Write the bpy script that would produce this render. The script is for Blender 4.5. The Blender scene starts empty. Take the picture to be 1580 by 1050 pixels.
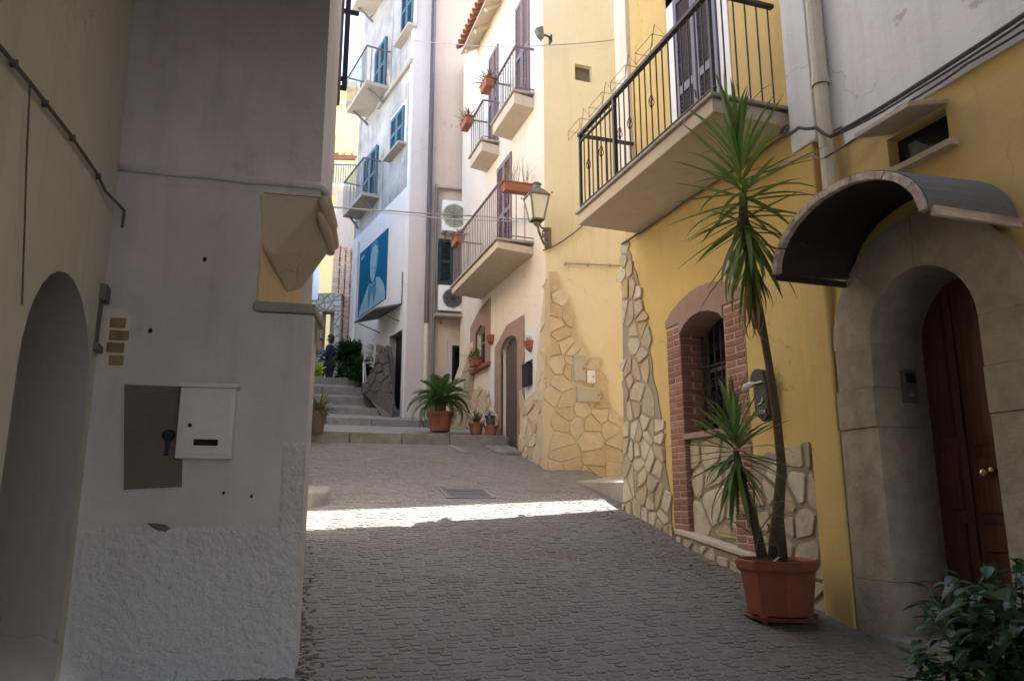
import bpy, bmesh, math, random
from mathutils import Vector, Matrix
from mathutils.geometry import delaunay_2d_cdt
R_ = math.radians
scene = bpy.context.scene
COL = scene.collection

# ------------------------------------------------------------------ camera, world, sun, exposure
EYE = 1.6
FPX = 1165.0                       # focal length in pixels of the 1580 px wide photograph
PITCH = math.atan(245 / FPX)
YAW = R_(18.6)                     # the street runs along +Y, the camera looks a little to its right
cam_d = bpy.data.cameras.new('camera')
cam_d.sensor_width = 36.0
cam_d.lens = 36.0 * FPX / 1580
cam_d.clip_start = 0.05
cam_d.clip_end = 2000
cam = bpy.data.objects.new('camera', cam_d)
COL.objects.link(cam)
cam.location = (0, 0, EYE)
cam.rotation_euler = (math.pi / 2 + PITCH, 0, -YAW)
scene.camera = cam

SUN_EL, SUN_AZ = 52.0, 8.0         # azimuth measured from +X towards +Y
sun_dir = Vector((math.cos(R_(SUN_EL)) * math.cos(R_(SUN_AZ)), math.cos(R_(SUN_EL)) * math.sin(R_(SUN_AZ)), math.sin(R_(SUN_EL))))
world = bpy.data.worlds.new('World')
scene.world = world
world.use_nodes = True
wn = world.node_tree
sky = wn.nodes.new('ShaderNodeTexSky')
sky.sky_type = 'NISHITA'
sky.sun_disc = False
sky.sun_elevation = R_(SUN_EL)
sky.sun_rotation = R_(90 - SUN_AZ)
sky.dust_density = 3.0
sky.air_density = 1.0
bg = wn.nodes['Background']
bg.inputs['Strength'].default_value = 0.15
wn.links.new(sky.outputs[0], bg.inputs[0])
sun_l = bpy.data.lights.new('sun', 'SUN')
sun_l.energy = 4.0
sun_l.angle = R_(0.5)
sun_l.color = (1, 0.96, 0.91)
sun = bpy.data.objects.new('sun', sun_l)
COL.objects.link(sun)
sun.rotation_euler = sun_dir.to_track_quat('Z', 'Y').to_euler()
scene.view_settings.view_transform = 'Standard'
scene.view_settings.look = 'None'
scene.view_settings.gamma = 1
scene.view_settings.use_curve_mapping = False
scene.view_settings.exposure = 2.6
scene.cycles.max_bounces = 10
scene.cycles.diffuse_bounces = 6
scene.cycles.use_denoising = True

# ------------------------------------------------------------------ surveying helpers: a sight line met with a real plane
_s, _c = math.sin(PITCH), math.cos(PITCH)
def ray(px, py):
    u, v = px - 790, 525 - py
    y, z = FPX * _c - v * _s, FPX * _s + v * _c
    return Vector((u * math.cos(YAW) + y * math.sin(YAW), -u * math.sin(YAW) + y * math.cos(YAW), z)) / FPX
E0 = Vector((0, 0, EYE))
def onX(px, py, X):
    r = ray(px, py); return r * (X / r.x) + E0
def onY(px, py, Y):
    r = ray(px, py); return r * (Y / r.y) + E0
def onP(px, py, p0, ang):
    n = Vector((-math.sin(R_(ang)), math.cos(R_(ang)))); r = ray(px, py)
    t = (n.x * p0[0] + n.y * p0[1]) / (n.x * r.x + n.y * r.y); return r * t + E0
def onD(px, py, d):
    r = ray(px, py); return r * (d / (r.x * math.sin(YAW) + r.y * math.cos(YAW))) + E0
PROF = [(-40, -4.5), (-10, -1.5), (0, 0.02), (2.5, 0.36), (4.5, 0.68), (6.4, 1.06), (8.3, 1.50), (10.3, 1.99), (12.25, 2.48), (40, 6.5)]
def gz(y):
    for (a, za), (b, zb) in zip(PROF, PROF[1:]):
        if a <= y <= b: return za + (zb - za) * (y - a) / (b - a)
    return PROF[-1][1]

# ------------------------------------------------------------------ mesh helpers
class MB:
    def __init__(s): s.v = []; s.f = []
    def add(s, vs, fs):
        k = len(s.v); s.v += [Vector(p) for p in vs]; s.f += [tuple(i + k for i in f) for f in fs]; return s
    def box(s, x0, x1, y0, y1, z0, z1):
        return s.add([(x0,y0,z0),(x1,y0,z0),(x1,y1,z0),(x0,y1,z0),(x0,y0,z1),(x1,y0,z1),(x1,y1,z1),(x0,y1,z1)],
                     [(3,2,1,0),(4,5,6,7),(0,1,5,4),(1,2,6,5),(2,3,7,6),(3,0,4,7)])
    def obox(s, c, u, v, w):      # centre and three half vectors
        c, u, v, w = Vector(c), Vector(u), Vector(v), Vector(w)
        return s.add([c-u-v-w, c+u-v-w, c+u+v-w, c-u+v-w, c-u-v+w, c+u-v+w, c+u+v+w, c-u+v+w],
                     [(3,2,1,0),(4,5,6,7),(0,1,5,4),(1,2,6,5),(2,3,7,6),(3,0,4,7)])
    def prism(s, pts, vec):
        pts = [Vector(p) for p in pts]; vec = Vector(vec); n = len(pts)
        return s.add(pts + [p + vec for p in pts], [tuple(range(n))[::-1], tuple(range(n, 2*n))] + [(i, (i+1) % n, n + (i+1) % n, n + i) for i in range(n)])
    def bar(s, a, b, w, h, up=(0,0,1)):   # rectangular bar from a to b
        a, b = Vector(a), Vector(b); d = (b - a); t = d.normalized(); up = Vector(up)
        if abs(t.dot(up)) > .98: up = Vector((1,0,0))
        sd = t.cross(up).normalized(); u2 = sd.cross(t)
        return s.obox((a+b)/2, d/2, sd*w/2, u2*h/2)
    def tube(s, pts, r, n=6, cap=True):
        pts = [Vector(p) for p in pts]; m = len(pts)
        rs = r if isinstance(r, (list, tuple)) else [r] * m
        vs = []; ref = None
        for i, p in enumerate(pts):
            t = (pts[min(i+1, m-1)] - pts[max(i-1, 0)]).normalized()
            if ref is None: ref = Vector((0,0,1)) if abs(t.z) < .9 else Vector((1,0,0))
            a = t.cross(ref)
            if a.length < 1e-4: a = t.cross(Vector((0,1,0)))
            a.normalize(); b = t.cross(a); ref = b.cross(t) if False else ref
            for k in range(n):
                q = 2*math.pi*k/n; vs.append(p + (a*math.cos(q) + b*math.sin(q)) * rs[i])
        fs = [(i*n+k, i*n+(k+1) % n, (i+1)*n+(k+1) % n, (i+1)*n+k) for i in range(m-1) for k in range(n)]
        if cap: fs += [tuple(range(n))[::-1], tuple(range((m-1)*n, m*n))]
        return s.add(vs, fs)
    def lathe(s, prof, c, n=16, rot=0.0, sy=1.0):
        c = Vector(c); vs = []
        for r, z in prof:
            for k in range(n):
                q = 2*math.pi*k/n + rot; vs.append(c + Vector((r*math.cos(q), r*math.sin(q)*sy, z)))
        m = len(prof)
        fs = [(i*n+k, i*n+(k+1) % n, (i+1)*n+(k+1) % n, (i+1)*n+k) for i in range(m-1) for k in range(n)]
        return s.add(vs, fs + [tuple(range(n))[::-1], tuple(range((m-1)*n, m*n))])
    def hull(s, pts):
        bm = bmesh.new()
        for p in pts: bm.verts.new(p)
        res = bmesh.ops.convex_hull(bm, input=bm.verts)
        bm.verts.index_update(); bm.verts.ensure_lookup_table()
        s.add([v.co.copy() for v in bm.verts], [tuple(v.index for v in f.verts) for f in bm.faces]); bm.free(); return s
    def sheet(s, outer, holes, fn, depth=0.0):
        """flat wall with openings; fn(u, v, w) -> world, w = depth behind the face; reveals run to depth"""
        vs, es = [], []
        for loop in [outer] + holes:
            k = len(vs); n = len(loop); vs += [Vector((p[0], p[1])) for p in loop]; es += [(k+i, k+(i+1) % n) for i in range(n)]
        ov, _, of, *_r = delaunay_2d_cdt(vs, es, [], 0, 1e-5)
        keep = []
        for f in of:
            c = sum((ov[i] for i in f), Vector((0,0))) / len(f)
            if inpoly(c, outer) and not any(inpoly(c, h) for h in holes): keep.append(f)
        s.add([fn(p.x, p.y, 0) for p in ov], keep)
        if depth:
            for h in holes:
                n = len(h); s.add([fn(p[0], p[1], 0) for p in h] + [fn(p[0], p[1], depth) for p in h], [(i, (i+1) % n, n+(i+1) % n, n+i) for i in range(n)])
        return s
    def pebble(s, poly, fn, h, inset):     # a stone: polygon in the plane, rounded towards its top
        n = len(poly); cx = sum(p[0] for p in poly)/n; cy = sum(p[1] for p in poly)/n
        def ring(k, w): return [fn(cx + (p[0]-cx)*k, cy + (p[1]-cy)*k, w) for p in poly]
        vs = ring(1, 0) + ring(1 - inset*.35, -h*.65) + ring(1 - inset, -h)
        fs = [(r*n+i, r*n+(i+1) % n, (r+1)*n+(i+1) % n, (r+1)*n+i) for r in range(2) for i in range(n)] + [tuple(range(2*n, 3*n))]
        return s.add(vs, fs)

def inpoly(c, poly):
    x, y = c[0], c[1]; r = False; n = len(poly)
    for i in range(n):
        x1, y1 = poly[i][0], poly[i][1]; x2, y2 = poly[(i+1) % n][0], poly[(i+1) % n][1]
        if (y1 > y) != (y2 > y) and x < (x2-x1)*(y-y1)/(y2-y1) + x1: r = not r
    return r

def clip(poly, a, b, c):     # keep a*x+b*y<=c
    out = []; n = len(poly)
    for i in range(n):
        p, q = poly[i], poly[(i+1) % n]; dp = a*p[0]+b*p[1]-c; dq = a*q[0]+b*q[1]-c
        if dp <= 0: out.append(p)
        if (dp < 0 < dq) or (dq < 0 < dp):
            t = dp/(dp-dq); out.append((p[0]+(q[0]-p[0])*t, p[1]+(q[1]-p[1])*t))
    return out
def area(p): return abs(sum(p[i][0]*p[(i+1) % len(p)][1]-p[(i+1) % len(p)][0]*p[i][1] for i in range(len(p))))/2
def crazy(region, sx, sz, gap, seed, jit=.52, minarea=.002, ragged=False):
    """irregular paving: Voronoi cells of a jittered lattice cut to the region, each shrunk by its joint and blunted"""
    rnd = random.Random(seed); xs = [p[0] for p in region]; zs = [p[1] for p in region]; seeds = []
    j = 0; z = min(zs) - sz
    while z < max(zs) + sz:
        x = min(xs) - sx + (sx/2 if j % 2 else 0)
        while x < max(xs) + sx:
            seeds.append((x + rnd.uniform(-jit, jit)*sx, z + rnd.uniform(-jit, jit)*sz)); x += sx
        z += sz; j += 1
    seeds = [q for q in seeds if rnd.random() > .18]
    out = []
    for i, p in enumerate(seeds):
        near = sorted((q for k, q in enumerate(seeds) if k != i), key=lambda q: (q[0]-p[0])**2+(q[1]-p[1])**2)[:14]
        if ragged and not inpoly(p, region): continue
        cell = [(min(xs),min(zs)),(max(xs),min(zs)),(max(xs),max(zs)),(min(xs),max(zs))] if ragged else list(region)
        for q in near:
            dx, dz = q[0]-p[0], q[1]-p[1]; l = math.hypot(dx, dz)
            a, b = dx/l, dz/l; c = a*(p[0]+q[0])/2 + b*(p[1]+q[1])/2 - gap/2*rnd.uniform(.7, 1.5)
            cell = clip(cell, a, b, c)
            if len(cell) < 3: break
        if len(cell) < 3 or area(cell) < minarea: continue
        bl = []; n = len(cell)
        for k in range(n):
            a0, b0, c0 = cell[k-1], cell[k], cell[(k+1) % n]
            if math.dist(a0, b0) < .012: continue
            for o in (a0, c0):
                t = rnd.uniform(.05, .17); bl.append((b0[0]+(o[0]-b0[0])*t, b0[1]+(o[1]-b0[1])*t))
        if len(bl) >= 4: out.append(bl)
    return out

ORG = {}
def tag(o, label=None, cat=None, group=None, kind=None):
    if label: o['label'] = label
    if cat: o['category'] = cat
    if group: o['group'] = group
    if kind: o['kind'] = kind
    return o
def thing(name, label, cat, loc=(0,0,0), group=None, kind=None):
    o = bpy.data.objects.new(name, None); COL.objects.link(o); o.location = loc; o.empty_display_size = .1
    ORG[o] = Vector(loc); return tag(o, label, cat, group, kind)
def mesh_of(name, mb, mat, org=Vector(), smooth=False):
    me = bpy.data.meshes.new(name); me.from_pydata([tuple(p - org) for p in mb.v], [], mb.f); me.update()
    bm = bmesh.new(); bm.from_mesh(me); bmesh.ops.recalc_face_normals(bm, faces=bm.faces); bm.to_mesh(me); bm.free()
    if mat: me.materials.append(mat)
    if smooth:
        for p in me.polygons: p.use_smooth = True
    return me
def part(name, mb, mat, parent=None, bevel=0.0, smooth=False, label=None, kind=None, loc=None, seg=2):
    org = ORG[parent] if parent else Vector(loc or (0,0,0))
    o = bpy.data.objects.new(name, mesh_of(name, mb, mat, org, smooth)); COL.objects.link(o); ORG[o] = org
    if parent: o.parent = parent
    else: o.location = org
    if bevel:
        m = o.modifiers.new('bevel', 'BEVEL'); m.width = bevel; m.segments = seg; m.limit_method = 'ANGLE'; m.angle_limit = R_(40)
    return tag(o, label, None, None, kind)
def inst(name, me, parent, M):
    o = bpy.data.objects.new(name, me); COL.objects.link(o); o.parent = parent
    o.matrix_local = Matrix.Translation(-ORG[parent]) @ M; ORG[o] = M.to_translation(); return o
def frame_mat(o, x, y, z):
    return Matrix(((x[0],y[0],z[0],o[0]),(x[1],y[1],z[1],o[1]),(x[2],y[2],z[2],o[2]),(0,0,0,1)))

# ------------------------------------------------------------------ materials
def nodes(name):
    m = bpy.data.materials.new(name); m.use_nodes = True; nt = m.node_tree; return m, nt, nt.nodes['Principled BSDF']
def N(nt, t, **kw):
    n = nt.nodes.new(t)
    for k, v in kw.items(): setattr(n, k, v)
    return n
def noise(nt, co, scale, detail=4, rough=.6, stretch=None, off=0):
    if stretch or off:
        mp = N(nt, 'ShaderNodeMapping'); mp.inputs['Scale'].default_value = stretch or (1,1,1); mp.inputs['Location'].default_value = (off, off*.7, off*.3)
        nt.links.new(co, mp.inputs[0]); co = mp.outputs[0]
    n = N(nt, 'ShaderNodeTexNoise'); n.inputs['Scale'].default_value = scale; n.inputs['Detail'].default_value = detail; n.inputs['Roughness'].default_value = rough
    nt.links.new(co, n.inputs['Vector']); return n.outputs[0]
def ramp(nt, fac, a, b):
    r = N(nt, 'ShaderNodeMapRange'); r.inputs[1].default_value = a; r.inputs[2].default_value = b; nt.links.new(fac, r.inputs[0]); return r.outputs[0]
def mixc(nt, fac, a, b):
    m = N(nt, 'ShaderNodeMix', data_type='RGBA')
    for sock, v in ((m.inputs[0], fac), (m.inputs[6], a), (m.inputs[7], b)):
        if hasattr(v, 'links'): nt.links.new(v, sock)
        elif isinstance(v, (int, float)): sock.default_value = v
        else: sock.default_value = (*v[:3], 1)
    return m.outputs[2]
def mulf(nt, f, k):
    m = N(nt, 'ShaderNodeMath', operation='MULTIPLY'); nt.links.new(f, m.inputs[0])
    if hasattr(k, 'links'): nt.links.new(k, m.inputs[1])
    else: m.inputs[1].default_value = k
    return m.outputs[0]
def bump(nt, bsdf, hs, dist=1.0):
    prev = None
    for h, st, d in hs:
        b = N(nt, 'ShaderNodeBump'); b.inputs['Strength'].default_value = st; b.inputs['Distance'].default_value = d
        nt.links.new(h, b.inputs['Height'])
        if prev: nt.links.new(prev, b.inputs['Normal'])
        prev = b.outputs[0]
    nt.links.new(prev, bsdf.inputs['Normal'])
def plaster(name, base, stain, dark=None, sc=1.0, amt=.6, bumps=(.35, .004), rough=.92, patch=None, coarse=0.0, streak=.35, seed=0, crack=.4):
    """painted render: broad stains, rain streaks, peeled patches and a trowelled relief"""
    m, nt, b = nodes(name); co = N(nt, 'ShaderNodeTexCoord').outputs['Object']
    n1 = noise(nt, co, .9*sc, 5, .62, off=seed); n2 = noise(nt, co, 6*sc, 5, .7, off=seed+3); n3 = noise(nt, co, 2.2*sc, 4, .6, stretch=(2.6,2.6,.22), off=seed+7)
    col = mixc(nt, mulf(nt, ramp(nt, n1, .35, .72), amt), base, stain)
    col = mixc(nt, mulf(nt, ramp(nt, n2, .5, .8), amt*.5), col, stain)
    if dark: col = mixc(nt, mulf(nt, ramp(nt, n3, .53, .8), streak), col, dark)
    if patch:
        n4 = noise(nt, co, 1.6*sc, 6, .55, off=seed+11); col = mixc(nt, ramp(nt, n4, .66, .68), col, patch)
    # hairline cracks in some areas only
    nd = N(nt, 'ShaderNodeTexNoise'); nd.inputs['Scale'].default_value = 3.5; nd.inputs['Detail'].default_value = 5; nt.links.new(co, nd.inputs['Vector'])
    vm = N(nt, 'ShaderNodeVectorMath', operation='MULTIPLY_ADD'); nt.links.new(nd.outputs['Color'], vm.inputs[0]); vm.inputs[1].default_value = (.45,.45,.45); nt.links.new(co, vm.inputs[2])
    vo = N(nt, 'ShaderNodeTexVoronoi', feature='DISTANCE_TO_EDGE'); vo.inputs['Scale'].default_value = .75*sc; nt.links.new(vm.outputs[0], vo.inputs['Vector'])
    ck = mulf(nt, ramp(nt, vo.outputs['Distance'], .0045, .0005), ramp(nt, noise(nt, co, .8, 2, .5, off=seed+17), .54, .60))
    col = mixc(nt, mulf(nt, ck, crack), col, tuple(c*.35 for c in (dark or stain)))
    # grime and handling marks of irregular shape
    n7 = noise(nt, co, 3.2*sc, 8, .72, off=seed+23); col = mixc(nt, mulf(nt, ramp(nt, n7, .60, .72), .30*amt), col, tuple(c*.75 for c in (dark or stain)))
    n6 = noise(nt, co, 42, 3, .7, off=seed+5); col = mixc(nt, mulf(nt, ramp(nt, n6, .66, .8), .35), col, dark or stain)
    nt.links.new(col, b.inputs['Base Color']); b.inputs['Roughness'].default_value = rough; b.inputs['Specular IOR Level'].default_value = .25
    hs = [(n2, .5, .012), (noise(nt, co, 90, 3, .6), bumps[0], bumps[1])]
    if coarse: hs.append((noise(nt, co, 26, 4, .65), 1.0, coarse))
    bump(nt, b, hs); return m
def stone(name, cols, var=.5, rough=.85, scale=9, rel=.008, dirt=None):
    """natural stone: each piece its own tone, speckled and pitted"""
    m, nt, b = nodes(name); co = N(nt, 'ShaderNodeTexCoord').outputs['Object']
    oi = N(nt, 'ShaderNodeObjectInfo').outputs['Random']; gi = N(nt, 'ShaderNodeNewGeometry').outputs['Random Per Island']
    ad = N(nt, 'ShaderNodeMath', operation='ADD'); nt.links.new(oi, ad.inputs[0]); nt.links.new(gi, ad.inputs[1])
    fr = N(nt, 'ShaderNodeMath', operation='FRACT'); nt.links.new(ad.outputs[0], fr.inputs[0])
    cr = N(nt, 'ShaderNodeValToRGB'); cr.color_ramp.interpolation = 'LINEAR'
    while len(cr.color_ramp.elements) < len(cols): cr.color_ramp.elements.new(.5)
    for i, c in enumerate(cols): cr.color_ramp.elements[i].position = i/max(1, len(cols)-1); cr.color_ramp.elements[i].color = (*c, 1)
    nt.links.new(fr.outputs[0], cr.inputs[0])
    n1 = noise(nt, co, scale, 6, .65); n2 = noise(nt, co, scale*7, 3, .7)
    pos = N(nt, 'ShaderNodeNewGeometry').outputs['Position']; nb = noise(nt, pos, .7, 6, .65); nb2 = noise(nt, pos, 4.5, 5, .7)
    dk = mixc(nt, var, cr.outputs[0], (cols[0][0]*.35, cols[0][1]*.33, cols[0][2]*.3))
    col = mixc(nt, ramp(nt, n1, .42, .75), cr.outputs[0], dk)
    col = mixc(nt, mulf(nt, ramp(nt, n2, .6, .8), .5), col, dk)
    col = mixc(nt, mulf(nt, ramp(nt, nb, .42, .70), .45), col, tuple(c*.62 for c in cols[0])); col = mixc(nt, mulf(nt, ramp(nt, nb2, .52, .72), .40), col, tuple(c*.7 for c in cols[-1]))
    if dirt: nd_ = noise(nt, pos, 1.3, 7, .7, off=5); col = mixc(nt, mulf(nt, ramp(nt, nd_, .50, .68), .55), col, dirt)
    nt.links.new(col, b.inputs['Base Color']); b.inputs['Roughness'].default_value = rough; b.inputs['Specular IOR Level'].default_value = .2
    bump(nt, b, [(n1, .6, rel*2), (n2, .5, rel*.5)]); return m
def paint(name, col, rough=.5, metal=0.0, wear=None, wamt=.4, scale=14, rel=.001, spec=.4):
    m, nt, b = nodes(name); co = N(nt, 'ShaderNodeTexCoord').outputs['Object']
    n1 = noise(nt, co, scale, 5, .65); n2 = noise(nt, co, scale*5, 3, .6)
    w = wear or tuple(c*.6 for c in col)
    c = mixc(nt, mulf(nt, ramp(nt, n1, .45, .75), wamt), col, w); c = mixc(nt, mulf(nt, ramp(nt, n2, .6, .8), wamt*.6), c, w)
    nt.links.new(c, b.inputs['Base Color']); b.inputs['Metallic'].default_value = metal; b.inputs['Specular IOR Level'].default_value = spec
    b.inputs['Roughness'].default_value = rough
    bump(nt, b, [(n1, .4, rel*4), (n2, .4, rel)]); return m
def wood(name, col, dark, scale=3, stretch=(14,14,1), rough=.55):
    m, nt, b = nodes(name); co = N(nt, 'ShaderNodeTexCoord').outputs['Object']
    n1 = noise(nt, co, scale, 6, .6, stretch=stretch); n2 = noise(nt, co, 2.0, 3)
    c = mixc(nt, ramp(nt, n1, .35, .7), col, dark); c = mixc(nt, mulf(nt, ramp(nt, n2, .45, .75), .4), c, dark)
    nt.links.new(c, b.inputs['Base Color']); b.inputs['Roughness'].default_value = rough; b.inputs['Specular IOR Level'].default_value = .3
    bump(nt, b, [(n1, .5, .003)]); return m
def leafm(name, c1, c2, trans=.35, rough=.42):
    m, nt, b = nodes(name); co = N(nt, 'ShaderNodeTexCoord').outputs['Object']
    oi = N(nt, 'ShaderNodeObjectInfo').outputs['Random']; gi = N(nt, 'ShaderNodeNewGeometry').outputs['Random Per Island']
    ad = N(nt, 'ShaderNodeMath', operation='ADD'); nt.links.new(oi, ad.inputs[0]); nt.links.new(gi, ad.inputs[1])
    fr = N(nt, 'ShaderNodeMath', operation='FRACT'); nt.links.new(ad.outputs[0], fr.inputs[0])
    n1 = noise(nt, co, 30, 3)
    c = mixc(nt, fr.outputs[0], c1, c2); c = mixc(nt, mulf(nt, ramp(nt, n1, .5, .8), .35), c, tuple(x*.55 for x in c1))
    nt.links.new(c, b.inputs['Base Color']); b.inputs['Roughness'].default_value = rough; b.inputs['Specular IOR Level'].default_value = .4
    tr = N(nt, 'ShaderNodeBsdfTranslucent'); nt.links.new(c, tr.inputs[0]); mx = N(nt, 'ShaderNodeMixShader'); mx.inputs[0].default_value = trans
    nt.links.new(b.outputs[0], mx.inputs[1]); nt.links.new(tr.outputs[0], mx.inputs[2]); nt.links.new(mx.outputs[0], nt.nodes['Material Output'].inputs[0]); return m

M = {}
M['yellow'] = plaster('yellow_render', (.63,.47,.19), (.53,.37,.13), (.38,.28,.13), amt=.7, seed=1)
M['cream'] = plaster('cream_render', (.74,.67,.57), (.66,.57,.46), (.50,.42,.34), amt=.6, seed=2)
M['creamy'] = plaster('pale_yellow_render', (.74,.68,.47), (.68,.59,.37), (.55,.47,.32), amt=.7, seed=3)
M['greywall'] = plaster('old_white_render', (.64,.61,.61), (.48,.45,.44), (.30,.275,.26), amt=1.0, crack=.12, seed=4)
M['greywall2'] = plaster('old_beige_render', (.60,.57,.51), (.49,.46,.40), (.30,.27,.23), amt=.9, crack=.2, seed=5)
M['roughcast'] = plaster('rough_spatter_render', (.70,.68,.68), (.58,.56,.56), (.40,.37,.36), amt=.7, coarse=.030, crack=0, seed=6)
M['chamfer'] = plaster('peach_render', (.70,.55,.36), (.66,.46,.22), (.5,.36,.2), seed=7)
M['white'] = plaster('white_render', (.80,.79,.77), (.68,.66,.63), (.42,.41,.39), amt=.5, patch=(.55,.50,.44), seed=8)
M['whitebright'] = plaster('fresh_white_render', (.70,.70,.70), (.62,.62,.61), (.46,.45,.44), amt=.5, seed=9)
M['oldgrey'] = plaster('weathered_grey_render', (.50,.48,.45), (.22,.215,.21), (.07,.07,.07), sc=1.0, amt=1.0, streak=.85, patch=(.56,.44,.32), seed=40)
M['beige'] = plaster('beige_render', (.56,.45,.36), (.46,.37,.31), (.26,.22,.20), amt=.7, seed=11)
M['lilac'] = plaster('greyish_pink_render', (.52,.47,.46), (.45,.39,.38), (.30,.27,.26), amt=.6, seed=12)
M['farcream'] = plaster('far_yellow_render', (.74,.64,.32), (.68,.56,.26), (.55,.45,.24), seed=13)
M['concrete'] = plaster('concrete', (.38,.35,.30), (.30,.27,.23), (.18,.16,.14), amt=.7, coarse=.006, seed=14)
M['slab'] = plaster('painted_concrete', (.56,.48,.37), (.47,.40,.31), (.28,.24,.19), amt=.6, seed=15)
M['asphalt'] = plaster('worn_concrete_paving', (.27,.255,.24), (.21,.2,.19), (.13,.125,.115), amt=.8, coarse=.01, seed=16)
M['mortar'] = plaster('mortar', (.33,.28,.21), (.26,.22,.16), (.16,.14,.11), coarse=.006, seed=17)
M['mortar_y'] = plaster('ochre_mortar', (.58,.49,.34), (.50,.41,.27), (.36,.28,.19), coarse=.006, seed=18)
M['brickmortar'] = plaster('pale_brick_mortar', (.50,.42,.37), (.42,.35,.30), (.30,.24,.2), coarse=.004, seed=19)
M['stone_y'] = stone('golden_cladding_stone', [(.62,.52,.36),(.68,.58,.42),(.54,.43,.27),(.72,.64,.50),(.58,.45,.27),(.66,.56,.40)], .35, rel=.014)
M['stone_w'] = stone('pale_cladding_stone', [(.54,.46,.33),(.64,.57,.44),(.45,.36,.23),(.68,.62,.51),(.52,.39,.22),(.60,.52,.38),(.40,.33,.24)], .35, rel=.014)
M['ashlar'] = stone('portal_limestone', [(.38,.325,.25),(.42,.36,.285),(.37,.315,.245)], .5, scale=7, rel=.016)
M['sett'] = stone('grey_setts', dirt=(.15,.115,.075), cols=[(.205,.192,.178),(.235,.221,.206),(.215,.20,.184),(.25,.236,.22),(.22,.203,.185)], var=.4, rough=.95, scale=16, rel=.005)
M['joint'] = plaster('joint_sand', (.208,.195,.18), (.178,.165,.15), (.13,.12,.107), coarse=.006, seed=20)
M['step'] = stone('step_limestone', [(.25,.24,.215),(.31,.30,.265),(.21,.20,.175),(.28,.265,.23)], .6, scale=6, rel=.016)
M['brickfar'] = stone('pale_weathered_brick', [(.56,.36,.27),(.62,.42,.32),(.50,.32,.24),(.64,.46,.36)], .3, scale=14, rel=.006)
M['recess'] = plaster('recess_shade_render', (.40,.36,.34), (.33,.29,.27), (.22,.2,.18), amt=.6, seed=31)  # darker tone stands in for the shade inside the arched recess
M['brick'] = stone('red_brick', [(.31,.145,.105),(.37,.19,.145),(.27,.125,.095),(.39,.22,.17)], .4, scale=14, rel=.006)
M['pinkstone'] = stone('pink_stone', [(.36,.24,.20),(.38,.26,.21)], .3, scale=8, rel=.006)
M['greyrubble'] = stone('grey_rubble', [(.40,.38,.35),(.48,.46,.43),(.34,.32,.29),(.52,.49,.45)], .4, scale=8, rel=.014)
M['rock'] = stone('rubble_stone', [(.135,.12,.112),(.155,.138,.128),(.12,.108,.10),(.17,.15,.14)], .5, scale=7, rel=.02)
M['terracotta'] = paint('terracotta', (.30,.115,.065), .8, wear=(.19,.08,.055), scale=9, wamt=.6)
M['redplastic'] = paint('red_brown_plastic', (.26,.075,.042), .55, wear=(.15,.06,.04), scale=5, wamt=.7)
M['iron'] = paint('brown_black_iron', (.045,.035,.032), .5, .3, wear=(.09,.055,.04))
M['manhole'] = paint('worn_cast_iron', (.12,.115,.11), .6, .2, wear=(.09,.085,.08))
M['black'] = paint('black_iron', (.02,.02,.025), .5, .2)
M['lampmetal'] = paint('weathered_lamp_metal', (.16,.15,.13), .55, .3, wear=(.09,.085,.08))
M['shut_grey'] = paint('violet_grey_shutter_paint', (.155,.14,.17), .5, wear=(.11,.10,.13))
M['shut_brown'] = paint('mauve_brown_shutter_paint', (.20,.15,.16), .55, wear=(.14,.10,.11))
M['shut_blue'] = paint('blue_shutter_paint', (.05,.125,.175), .6, wear=(.035,.085,.12))
M['shut_green'] = paint('dark_green_shutter_paint', (.012,.03,.028), .5)
M['whitepaint'] = paint('white_paint', (.76,.75,.74), .55, wear=(.6,.58,.56), wamt=.3)
M['greypaint'] = paint('grey_box_paint', (.66,.63,.62), .45, wear=(.50,.46,.44), wamt=.4)
M['hatch'] = paint('brown_grey_hatch', (.15,.12,.10), .6, wear=(.10,.08,.07), wamt=.6, scale=6)
M['meter'] = paint('meter_box_grey', (.44,.43,.36), .5, wear=(.34,.33,.28))
M['acwhite'] = paint('white_enamel', (.70,.70,.68), .4, wear=(.55,.54,.5), wamt=.3)
M['fan'] = paint('dark_grey_grille', (.13,.13,.14), .5)
M['fangreen'] = paint('faded_fan_guard', (.30,.33,.24), .5)
M['door'] = wood('dark_red_wood', (.165,.062,.036), (.085,.032,.019), rough=.45)
M['door2'] = wood('brown_door_wood', (.13,.09,.085), (.085,.06,.06))
M['plank'] = wood('old_brown_wood', (.17,.13,.10), (.10,.075,.06))
M['greywood'] = wood('cracked_grey_timber', (.62,.54,.46), (.26,.18,.14), scale=2.6, stretch=(1,7,7), rough=.85)
M['tar'] = plaster('grey_roof_felt', (.16,.165,.17), (.12,.12,.125), (.07,.07,.07), amt=.8, coarse=.006, seed=21)
M['soffit'] = paint('dark_brown_sheet', (.035,.022,.018), .6)
M['brass'] = paint('polished_brass', (.80,.60,.25), .18, 1.0, wear=(.7,.5,.2), wamt=.2)
M['glassdark'] = paint('dark_glass', (.012,.013,.014), .12, spec=.6)
M['dark'] = paint('dark_interior', (.012,.011,.010), .9)
M['frosted'] = paint('frosted_glass', (.66,.65,.56), .3, wear=(.55,.53,.45))
M['letter'] = paint('dark_pewter', (.055,.055,.065), .4, .5, wear=(.03,.03,.035))
M['letterlight'] = paint('bright_pewter', (.50,.50,.50), .35, .6)
M['paper'] = paint('newspaper', (.60,.53,.46), .8, wear=(.4,.36,.32))
M['redink'] = paint('red_print', (.45,.06,.06), .7)
M['pipe'] = paint('dark_downpipe', (.095,.075,.080), .5, wear=(.06,.05,.05))
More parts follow.
